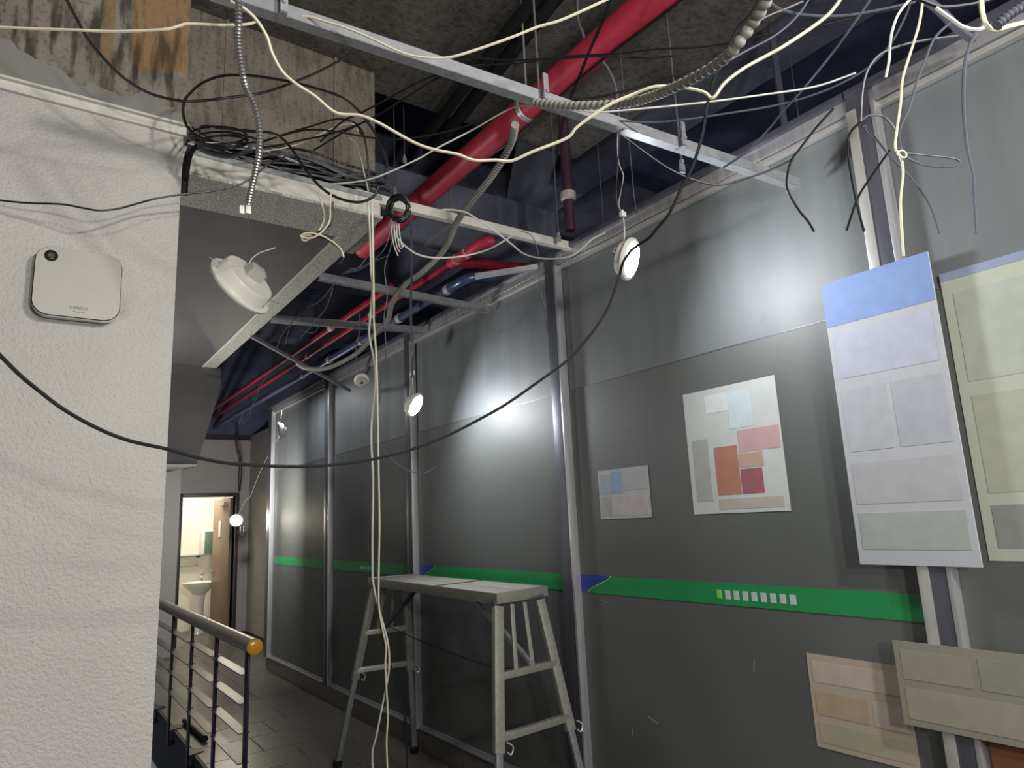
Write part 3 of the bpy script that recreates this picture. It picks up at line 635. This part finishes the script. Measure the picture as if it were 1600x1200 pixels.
for k in range(5): build('tape_band', MB().lathe((bpz.x, bpz.y + .12 + k * .75, 3.1), (0, 1, 0), [(.031, 0), (.036, .002), (.036, .05), (.031, .052)], 20), 'tape', bp)
vr = tag(empty('sprinkler_drop', (2.3, 4.3, 3.2)), 'shade-darkened red vertical sprinkler drop in the void beside the rod', 'pipe')
e_ = atD(892, 370, 3.9)
build('pipe_run', MB().cyl((e_.x, e_.y, 3.15), (e_.x, e_.y, 4.7), .03, 16), mat('shade_darkened_red', '4a2b3c', .6), vr)  # dimness of the void is put into this dark red
build('coupling', MB().lathe((e_.x, e_.y, e_.z + .22), (0, 0, 1), [(.034, 0), (.045, .01), (.045, .05), (.034, .06)], 16), 'tape', vr)
# ducts and black insulated lines
dk = tag(empty('air_duct', (1.9, 3.7, 3.35)), 'boxy blue-grey air duct crossing above the white channel', 'duct')
build('duct_body', MB().box(1.5, 3.0, 3.55, 3.95, 3.42, 3.72), 'navy_beam', dk, .005); build('seam_flange', MB().box(2.1, 2.13, 3.54, 3.96, 3.41, 3.73), 'galv_dark', dk)
for lb, p0, p1, r in (('black insulated line above the channel, left of the pair', (836, -5), (683, 192), .028), ('black insulated line above the channel, right of the pair', (880, -20), (700, 205), .036)):
    a_ = atZ(*p0, 3.72); b_ = atZ(*p1, 3.72); t_ = (b_ - a_)
    tag(build('insulated_line', MB().tube([a_ - t_ * .2, a_, b_, b_ + t_ * .25 + Vector((0, 0, .02))], r, 10), 'black_matt'), lb, 'pipe')

# ================================================================= CABLES
def cable(label, pts, d, r=.004, m='cream', name='cable', group=None, closed=False, n=6, corr=None, seg=6, cat='cable'):
    k = len(pts)
    if not hasattr(d, '__len__'): d = (d, d)
    if len(d) != k: ds = [np.interp(i / (k - 1), np.linspace(0, 1, len(d)), d) for i in range(k)]
    else: ds = d
    P = spline([atD(p[0], p[1], q_) for p, q_ in zip(pts, ds)], seg, closed)
    if corr:
        Q = []; carry = 0; step = corr / 4                       # resample evenly, rings along the length
        L_ = [0]
        for a_, b_ in zip(P[:-1], P[1:]): L_.append(L_[-1] + (b_ - a_).length)
        tot = L_[-1]; nn_ = int(tot / step); arr = np.array([tuple(p) for p in P])
        s_ = np.linspace(0, tot, nn_); Q = [Vector((np.interp(x, L_, arr[:, 0]), np.interp(x, L_, arr[:, 1]), np.interp(x, L_, arr[:, 2]))) for x in s_]
        rr = [r * (1.0, .88, .66, .88)[i % 4] for i in range(len(Q))]
        mb = MB().tube(Q, rr, 12)
    else:
        mb = MB().tube(P, r, n, closed)
    return tag(build(name, mb, m), label, cat, group)
cable('cream cable running level across the stained concrete at upper left', [(-8, 42), (60, 45), (125, 47), (180, 49), (255, 46), (278, 41), (295, 37), (345, 39), (385, 38), (402, 33)], (1.6, 1.75), .0036)
cable('long cream cable sweeping from the channel in a deep curve across to upper right', [(360, 2), (380, 12), (400, 30), (417, 57), (425, 82), (440, 110), (460, 129), (492, 150), (525, 176), (562, 180), (590, 191), (615, 205), (650, 224), (680, 234), (715, 241), (740, 250), (775, 250), (800, 251), (832, 237), (885, 216), (900, 200), (925, 181), (955, 162), (990, 147), (1025, 135), (1070, 137), (1100, 144), (1114, 153), (1132, 130), (1162, 107), (1200, 86), (1225, 72), (1270, 42), (1297, 20), (1318, -8)], (1.6, 1.7, 1.7, 1.6, 1.5), .0040)
cable('cream cable dipping below the slab above the channel, upper middle', [(445, 27), (480, 26), (510, 34), (545, 45), (585, 62), (630, 83), (665, 90), (700, 90), (740, 79), (800, 58), (840, 42), (880, 30), (955, -4)], (1.75, 1.7), .0036)
cable('thin white cable rising from the soffit bundle past the red pipe', [(500, 288), (540, 286), (585, 278), (650, 250), (682, 232), (740, 202), (785, 176), (815, 165), (860, 168), (900, 172), (937, 175), (1000, 170), (1100, 160), (1200, 147), (1275, 135), (1337, 114)], (2.3, 2.2, 2.0, 1.9), .0028, 'whitecab')
cable('thick ribbed grey conduit curving down from the top edge at right', [(1203, -12), (1190, 14), (1175, 37), (1150, 72), (1125, 97), (1088, 120), (1050, 138), (1020, 150), (975, 161), (900, 165), (837, 160)], (1.2, 1.3, 1.55, 1.95), .0125, 'conduit', 'flexible_conduit', corr=.02, cat='conduit')
ac = cable('armoured metal conduit hanging down at left with white connectors', [(372, -10), (373, 30), (372, 60), (375, 90), (380, 120), (385, 138), (398, 165), (405, 200), (405, 235), (400, 265), (393, 295), (388, 320)], (1.55, 1.8), .0092, 'armour', 'flexible_conduit', corr=.008, cat='conduit')
for px_ in (378, 388):
    e = atD(px_, 328, 1.8) - Vector(ac['_w']); kx = empty('x', (0, 0, 0)); bpy.data.objects.remove(kx)
    q_ = atD(px_, 328, 1.8); build('connector', MB().hexa([tuple(q_ + Vector(v)) for v in ((-.007, -.006, -.012), (.007, -.006, -.012), (.007, .006, -.012), (-.007, .006, -.012), (-.007, -.006, .010), (.005, -.006, .012), (.005, .006, .012), (-.007, .006, .010))]), 'plastic', ac, .002)
cable('hair-thin wire dropping from the white connectors to the unlit downlight', [(388, 334), (389, 360), (387, 385), (386, 408)], (1.8, 2.4), .0011, 'greycab')
cable('black cable from the top left edge curving over the concrete', [(100, -8), (120, 30), (140, 65), (175, 105), (205, 130), (240, 148), (285, 158), (320, 157), (345, 154), (400, 147), (430, 139), (460, 128), (500, 111), (548, 85)], (1.9, 2.1, 2.4), .0042, 'black')
cable('large black cable loop hooked round the wall corner above the soffit', [(306, 213), (291, 195), (286, 175), (288, 158), (295, 148), (312, 132), (340, 120), (370, 117), (400, 119), (450, 127), (500, 140), (535, 153), (562, 175), (585, 207), (600, 235), (607, 262)], (2.2, 2.3), .0046, 'black')
cable('thin black cable drooping across the white wall above the device', [(-8, 312), (40, 317), (95, 319), (130, 325), (155, 329), (185, 326), (215, 318), (245, 310), (290, 303), (330, 299), (365, 292), (395, 277), (420, 256), (450, 243)], (2.0, 2.05, 2.25, 2.4), .0030, 'black')
cable('longest black cable sagging across the whole view and past the nearest lit lamp', [(-12, 543), (30, 585), (60, 610), (100, 640), (150, 668), (200, 688), (262, 702), (300, 713), (350, 723), (400, 727), (450, 729), (500, 728), (550, 723), (600, 714), (650, 700), (700, 680), (740, 660), (790, 632), (850, 590), (890, 560), (925, 520), (948, 485), (960, 455), (968, 430), (973, 412), (985, 393), (1000, 381), (1015, 371), (1028, 355), (1045, 335), (1062, 300), (1082, 260), (1097, 212), (1107, 155), (1122, 107), (1137, 75), (1155, 42), (1175, 20), (1192, -10)], (1.3, 1.5, 1.8, 2.0, 1.8, 1.6), .0042, 'black_matt', seg=7)
cable('white cable of the vertical pair hanging to the floor, left strand', [(575, 315), (578, 362), (580, 425), (582, 450), (578, 500), (577, 525), (584, 562), (586, 600), (580, 675), (583, 750), (582, 825), (582, 880), (583, 910), (591, 948), (600, 980), (607, 1011), (608, 1043), (604, 1070), (598, 1100), (588, 1150), (582, 1175), (583, 1215)], (2.5, 2.7, 2.9), .0042, 'whitecab')
cable('white cable of the vertical pair hanging to the floor, right strand', [(581, 315), (583, 400), (584, 470), (584, 500), (588, 560), (590, 640), (591, 700), (592, 760), (593, 820), (592, 880), (592, 945), (598, 985), (603, 1010), (602, 1040), (604, 1080), (606, 1120), (604, 1160), (606, 1215)], (2.5, 2.7, 2.88), .0040, 'cream')
cable('black cable beside the hanging white pair, swinging right to the floor', [(591, 905), (592, 950), (597, 990), (605, 1020), (612, 1045), (622, 1075), (630, 1105), (634, 1130), (636, 1160), (635, 1215)], (2.85, 2.9), .0042, 'black')
cable('thin grey cable hanging right of the white pair with a free hooked end', [(613, 325), (617, 350), (610, 387), (601, 420), (605, 460), (600, 495), (602, 525), (603, 550), (601, 567), (595, 595), (594, 621), (589, 652), (590, 680), (600, 704), (615, 720), (632, 732), (655, 740), (672, 735), (680, 729)], (2.7, 3.0), .0026, 'greycab')
cable('grey cable hanging straight down to the mid-corridor lamp connector', [(641, 330), (643, 380), (643, 430), (642, 500), (646, 540), (644, 565), (644, 588)], (3.1, 4.2), .006, 'greycab')
cable('white cable swagged from the black coil to the top rail', [(612, 342), (620, 370), (640, 390), (660, 400), (687, 403), (725, 400), (762, 390), (790, 375), (805, 365)], (2.7, 3.2), .0042, 'whitecab')
cable('white cable arching over the white channel and sagging to the nearest lamp', [(672, 336), (692, 328), (725, 331), (750, 345), (775, 362), (800, 382), (820, 397), (850, 404), (885, 402), (905, 392), (925, 374), (945, 364)], (3.0, 3.3), .0042, 'whitecab')
cable('thin grey wire wandering down the steel post left of the nearest lamp', [(812, 360), (830, 368), (838, 385), (843, 410), (843, 440), (850, 480), (856, 520), (864, 538), (873, 548)], (3.2, 3.3), .0028, 'greycab')
# thicket above the right-hand panes
cable('white cable end dangling in the navy void at right', [(1428, -8), (1405, 20), (1395, 45), (1391, 67), (1389, 95), (1384, 121)], 1.7, .0034, 'whitecab')
cable('cream cable dropping over the top rail and down past the knot', [(1443, -8), (1441, 7), (1435, 42), (1420, 90), (1410, 125), (1407, 162), (1400, 212), (1399, 232), (1407, 245), (1411, 270), (1407, 312), (1409, 360), (1412, 400)], 1.75, .0034, 'cream')
cable('grey cable falling from the upper right clutter into the knot', [(1484, 36), (1460, 60), (1445, 95), (1435, 120), (1420, 170), (1407, 200), (1406, 225), (1412, 240)], 1.78, .0034, 'greycab')
cable('grey cable hanging down the right-hand pane, nearest the frame edge', [(1537, 36), (1517, 67), (1507, 107), (1506, 175), (1512, 237), (1520, 275), (1522, 312), (1525, 365)], 1.65, .0042, 'greycab')
cable('slim looped cable lying sideways from the knot on the right pane', [(1415, 240), (1450, 243), (1487, 247), (1500, 253), (1487, 260), (1450, 259), (1425, 250)], 1.75, .0026, 'greycab', closed=True)
cable('small cream tie knotted round the cables on the right pane', [(1402, 240), (1409, 235), (1416, 240), (1414, 246), (1406, 244)], 1.74, .0022, 'cream', closed=True)
cable('black cable draped over the top rail left of the nearest post', [(1302, 170), (1275, 200), (1250, 232), (1237, 250), (1230, 275), (1231, 298), (1248, 328), (1262, 345), (1272, 362)], 1.9, .0036, 'black')
cable('black cable curling down from the head of the nearest post', [(1346, 190), (1330, 205), (1324, 225), (1326, 250), (1332, 287), (1340, 325), (1350, 362)], 1.85, .0036, 'black')
cable('dark cable arching from the post head rightwards to the knot', [(1347, 187), (1360, 180), (1382, 183), (1400, 205), (1408, 235)], 1.8, .0032, 'greycab')
cable('dark cable slanting from the post head down the right pane', [(1350, 195), (1375, 225), (1400, 255), (1420, 275), (1440, 300), (1455, 325), (1468, 365)], 1.85, .0032, 'greycab')
cable('black cable crossing in front of the bright post edge', [(1390, 235), (1362, 275), (1340, 310), (1323, 360)], 1.85, .0034, 'black')
cable('grey cable arching leftwards down to the head of the nearest post', [(1497, 56), (1450, 62), (1412, 70), (1380, 82), (1362, 99), (1352, 120), (1347, 148), (1345, 190)], 1.8, .0034, 'greycab')
cable('straight grey cable slanting down left from the top right corner of the void', [(1365, -8), (1325, 50), (1295, 90), (1250, 145), (1225, 172), (1200, 203), (1165, 238), (1130, 262)], (1.8, 2.2), .0036, 'greycab')
cable('grey cable with a long sag under the white ones at right', [(936, 186), (1012, 191), (1075, 186), (1137, 177), (1200, 167), (1250, 155), (1300, 137), (1350, 110), (1387, 75), (1415, 25), (1425, -8)], (2.2, 1.8), .0030, 'greycab')
cable('dark cable crossing the red pipe nearly level, upper of the two', [(712, 87), (800, 94), (900, 87), (962, 84), (1025, 77), (1100, 73), (1175, 60), (1275, 37), (1350, 22), (1430, 5)], (2.3, 2.0), .0036, 'black')
cable('dark cable crossing the red pipe nearly level, lower of the two', [(687, 113), (725, 104), (800, 99), (880, 91), (950, 88), (1030, 90), (1110, 75), (1200, 54), (1275, 42), (1350, 24), (1412, 12)], (2.35, 2.05), .0034, 'black_matt')
cable('grey cable bowed along the top edge of the void at right', [(1196, -6), (1215, 12), (1250, 22), (1300, 25), (1350, 20), (1430, 3)], 1.9, .0034, 'greycab')
cable('grey cable rising right along the void from the ribbed conduit', [(1170, 42), (1200, 25), (1225, 15), (1255, 2)], 1.9, .003, 'greycab')
cable('grey cable slanting from the top edge down to the ribbed conduit', [(1268, -8), (1250, 20), (1225, 45), (1200, 62), (1165, 80), (1130, 100)], 1.85, .003, 'greycab')
cable('cream cable hooked over the clutter at the top right corner', [(1533, -8), (1535, 20), (1542, 40), (1555, 47), (1580, 40), (1608, 34)], 1.3, .0044, 'cream')
cable('dark ribbed conduit curling at the extreme top right corner', [(1558, 40), (1566, 32), (1578, 22), (1595, 12), (1612, 6)], 1.25, .010, 'greycab', 'flexible_conduit', corr=.009, cat='conduit')
cable('pale cable curving under the dark pipe at top right', [(1462, 12), (1487, 30), (1505, 42), (1527, 46), (1545, 40)], 1.5, .0042, 'whitecab')
cable('black cable bowed beneath the top edge at far right', [(1430, -4), (1462, 9), (1487, 11), (1537, 3), (1560, -8)], 1.5, .0044, 'black')
cable('dark strap pipe slanting behind the cables to the top rail', [(1440, -5), (1470, 18), (1500, 48), (1520, 62)], (2.0, 2.1), .013, 'greycab', 'conduit', cat='conduit')
cable('grey flexible conduit dropping behind the red pipe to the lamp wire', [(902, -8), (903, 30), (910, 50), (920, 75), (945, 100), (960, 130), (965, 160), (967, 190)], (2.7, 2.5), .0062, 'greycab', 'flexible_conduit', corr=.008, cat='conduit')
cable('thin white lamp wire with a kink above the nearest lit lamp', [(968, 193), (965, 215), (965, 240), (968, 258), (974, 275), (970, 300), (967, 320), (972, 333)], (2.5, 2.62), .0018, 'whitecab')
cable('thin grey wire twin of the kinked lamp wire', [(966, 195), (967, 225), (965, 262), (963, 300), (965, 322), (971, 332)], (2.5, 2.62), .0016, 'greycab')
cn_ = atD(973, 335, 2.61)
tag(build('connector', MB().box(cn_.x - .012, cn_.x + .012, cn_.y - .008, cn_.y + .008, cn_.z - .01, cn_.z + .01).cyl((cn_.x, cn_.y, cn_.z + .01), (cn_.x, cn_.y, cn_.z + .018), .006, 8), 'plastic', None, .002), 'white push connector above the nearest lit lamp', 'connector')
cn_ = atD(645, 583, 4.28)
tag(build('connector', MB().box(cn_.x - .012, cn_.x + .012, cn_.y - .009, cn_.y + .009, cn_.z - .012, cn_.z + .018).box(cn_.x - .02, cn_.x - .008, cn_.y - .009, cn_.y + .009, cn_.z - .02, cn_.z + .002), 'plastic', None, .003), 'white push connector above the mid-corridor lamp', 'connector')
cable('thin dark wire hanging behind the red pipe near the kinked lamp wire', [(968, 60), (970, 90), (975, 150), (982, 212), (987, 265), (990, 300), (995, 335)], 2.8, .0022, 'greycab')
cable('black cable arcing beside the ribbed conduit from the red pipe', [(795, 148), (840, 155), (875, 157), (937, 151), (1000, 135), (1050, 119), (1112, 97), (1150, 60), (1180, 20), (1190, -10)], (2.2, 1.9), .0036, 'black')
cable('black cable dropping steeply across the big red pipe', [(955, -8), (947, 20), (932, 55), (920, 82), (907, 115), (892, 152), (882, 182), (874, 215), (870, 240)], (2.2, 2.8), .0055, 'black')
cable('black cable slanting down past the channel end onto the top rail', [(930, 182), (975, 214), (1020, 247), (1050, 266), (1087, 282), (1125, 289), (1162, 280), (1200, 267), (1240, 248)], (2.2, 2.3), .0034, 'black')
cable('dark cable slanting from the column up behind the channel, upper strand', [(500, 222), (535, 190), (565, 176), (610, 152), (657, 127), (700, 110)], (2.5, 2.4), .0036, 'black')
cable('dark cable slanting from the column up behind the channel, lower strand', [(490, 235), (540, 205), (590, 180), (630, 155), (670, 130), (700, 117), (737, 130), (775, 145), (805, 152)], (2.5, 2.3), .0036, 'black')
cable('faint dark cable bending over the slab above the channel', [(545, 85), (585, 74), (620, 75), (650, 80), (712, 87)], (2.4, 2.4), .003, 'black_matt')
cable('pale twisted cables rising up the concrete column edge, thin strand', [(545, 215), (556, 225), (563, 245), (570, 275), (576, 300)], 2.9, .0034, 'whitecab')
cable('black cable hanging down the right edge of the concrete column', [(552, 190), (566, 205), (573, 235), (576, 270), (578, 300)], 2.85, .004, 'black')
cable('dark cable hanging in the gap right of the concrete column', [(565, 175), (585, 205), (598, 240), (604, 262)], 3.0, .003, 'black_matt')
cable('grey ribbed conduit curving from the big red pipe down into the void', [(805, 195), (800, 220), (785, 250), (765, 280), (745, 305), (727, 328), (712, 350), (702, 375), (688, 398), (660, 425), (630, 448), (612, 475), (606, 500), (590, 517), (572, 538), (550, 557), (512, 575), (480, 576), (465, 568)], (2.6, 3.6, 4.8), .016, 'conduit', 'flexible_conduit', corr=.016, cat='conduit')
for i, (pts, d_) in enumerate([([(610, 345), (598, 375), (575, 400), (560, 418), (540, 425)], 3.0), ([(612, 350), (600, 390), (570, 415), (545, 420)], 3.1), ([(605, 400), (585, 408), (560, 422), (535, 428)], 3.1), ([(520, 450), (510, 480), (490, 505), (468, 530)], 3.8), ([(525, 440), (500, 470), (480, 480)], 3.7), ([(470, 490), (455, 505), (450, 520), (445, 540)], 4.0), ([(455, 505), (440, 525), (432, 545)], 4.0), ([(470, 515), (490, 520), (500, 505)], 4.0), ([(385, 640), (378, 650), (372, 665)], 5.5), ([(405, 600), (400, 625), (385, 650), (372, 662)], 5.5), ([(415, 590), (398, 620), (390, 650), (378, 662)], 5.6)]):
    cable('thin pale wire end sagging in the dark far void', pts, d_, .0028, 'greycab', group='stray wires in the far void')
# hanging loop at the fascia and coil
cable('cream cable doubled down over the soffit fascia, outer strand', [(498, 300), (503, 318), (507, 340), (500, 358), (490, 368), (478, 376), (472, 374), (476, 368), (495, 369), (515, 376), (530, 386), (536, 398)], 2.45, .0034, 'cream')
cable('cream cable doubled down over the soffit fascia, inner strand', [(517, 300), (516, 322), (515, 345), (505, 360), (492, 370), (480, 372), (470, 369), (480, 364), (500, 367), (520, 378), (533, 390), (537, 402)], 2.42, .0034, 'cream')
cable('short black cable end hanging off the cream loop under the soffit', [(520, 315), (518, 345), (508, 358), (490, 367), (510, 374), (530, 387), (537, 400), (533, 408), (528, 411)], 2.44, .0042, 'black')
coil = tag(empty('cable_coil', atD(622, 325, 2.6)), 'coil of black cable tied at the end of the white channel', 'cable coil')
cc = atD(623, 326, 2.6)
for k in range(11):
    ra = .040 + random.uniform(-.007, .006); rb = .042 + random.uniform(-.006, .006); o_ = cn(random.uniform(-.006, .006), random.uniform(-.006, .006), random.uniform(-.012, .012)); ph = random.random() * 6
    P = [cc + o_ + cn(ra * math.cos(t), rb * math.sin(t), .008 * math.sin(2 * t + ph)) for t in np.linspace(0, 2 * math.pi, 25)[:-1]]
    build('loop', MB().tube(P, .0032, 6, True), 'black', coil)
build('tie', MB().tube([cc + cn(.03, .02, -.01), cc + cn(.05, .0, -.015), cc + cn(.047, -.01, 0)], .002, 6), 'whitecab', coil)
for i in range(4):
    cable('pale thin strand hanging from the black coil', [(614 + i * 3, 342), (612 + i * 4, 362), (616 + i * 4, 385), (622 + i * 3, 400 - i * 6)], 2.62, .0024, 'whitecab', group='strands under the coil')
# bundle of cables on top of the soffit
rnd = random.Random(3)
def bundle(label, n, m, r, x0, x1, z0, z1, group):
    for i in range(n):
        zc = rnd.uniform(z0, z1); y0 = rnd.uniform(2.66, 2.9); y1 = rnd.uniform(2.66, 2.93)
        P = []; xs = x0 + rnd.uniform(-.04, .03); xe = x1 + rnd.uniform(-.12, .08); bow = rnd.uniform(-.05, .09)
        for k in range(7):
            t = k / 6; P.append((xs + (xe - xs) * t, y0 + (y1 - y0) * t + rnd.uniform(-.02, .02), zc + bow * math.sin(math.pi * t) * (1 - .3 * t) + rnd.uniform(-.012, .012)))
        P[0] = (P[0][0], P[0][1], P[0][2]); tag(build('cable', MB().tube(spline(P, 5), r * rnd.uniform(.8, 1.3), 6), m), label, 'cable', group)
bundle('black cable in the tangle piled along the top of the soffit', 64, 'black', .0056, .42, 1.2, 2.99, 3.13, 'black cables piled on the soffit')
bundle('pale cable woven through the black tangle on the soffit', 6, 'whitecab', .004, .46, 1.2, 3.02, 3.12, 'pale cables in the soffit tangle')
cable('thick grey cable looping over the left end of the soffit tangle', [(312, 232), (330, 240), (352, 244), (372, 242), (388, 234), (392, 226)], 2.35, .0085, 'greycab')
cable('grey cable arched over the middle of the soffit tangle', [(405, 245), (430, 240), (470, 244), (500, 254), (530, 268), (548, 276), (580, 282)], 2.55, .007, 'greycab')
for i, (c0, rx, ry) in enumerate([((345, 218), 42, 12), ((350, 222), 36, 10), ((340, 212), 45, 14), ((360, 226), 50, 15)]):
    P = [(c0[0] + rx * math.cos(t), c0[1] + ry * math.sin(t)) for t in np.linspace(0, 2 * math.pi, 15)[:-1]]
    cable('flat black cable loop at the left end of the soffit tangle', P, [2.32 + .12 * math.sin(t) * -1 for t in np.linspace(0, 2 * math.pi, 15)[:-1]], .004, 'black', closed=True, group='black loops at the soffit corner')
cable('black cable bunched down the wall corner beside the soffit, outer', [(300, 228), (293, 245), (290, 262), (289, 285), (288, 305)], 2.42, .011, 'black')
cable('black cable bunched down the wall corner beside the soffit, inner', [(320, 222), (303, 232), (295, 250), (291, 280)], 2.40, .009, 'black')
cable('black cable snaking from the corner along the column and down the fascia', [(310, 205), (318, 197), (345, 200), (380, 204), (420, 207), (440, 216), (455, 232), (470, 255), (485, 275), (505, 296), (530, 310), (560, 316), (582, 308), (592, 292)], (2.4, 2.45), .005, 'black')
cable('dark cable rising right from the tangle across the column, upper', [(335, 225), (400, 222), (440, 212), (480, 203), (520, 205), (560, 212), (600, 217), (650, 215), (720, 200), (771, 178)], (2.5, 2.4), .0036, 'black')
cable('dark cable rising right from the tangle across the column, lower', [(400, 232), (440, 226), (475, 218), (505, 212), (540, 202), (575, 188)], 2.5, .0036, 'black')
cable('black cable arched over the column above the tangle', [(410, 222), (450, 208), (490, 196), (520, 187), (540, 187), (555, 194), (565, 210)], 2.55, .0036, 'black')
cable('cream cable arched from the tangle over the column face', [(412, 236), (440, 232), (475, 222), (510, 205), (535, 195), (552, 194), (560, 205)], 2.52, .0026, 'cream')
cable('two thin wires down the far wall above the washroom door, left strand', [(368, 682), (369, 700), (374, 720), (373, 745), (373, 768)], 9.6, .008, 'black_matt')
cable('two thin wires down the far wall above the washroom door, right strand', [(371, 680), (371, 698), (376, 716), (377, 742), (374, 768)], 9.6, .008, 'black_matt')
for o in bpy.data.objects:
    if '_w' in o: del o['_w']
print('tris', sum(len(o.data.polygons) * 2 for o in bpy.data.objects if o.type == 'MESH'), 'objs', len(bpy.data.objects))
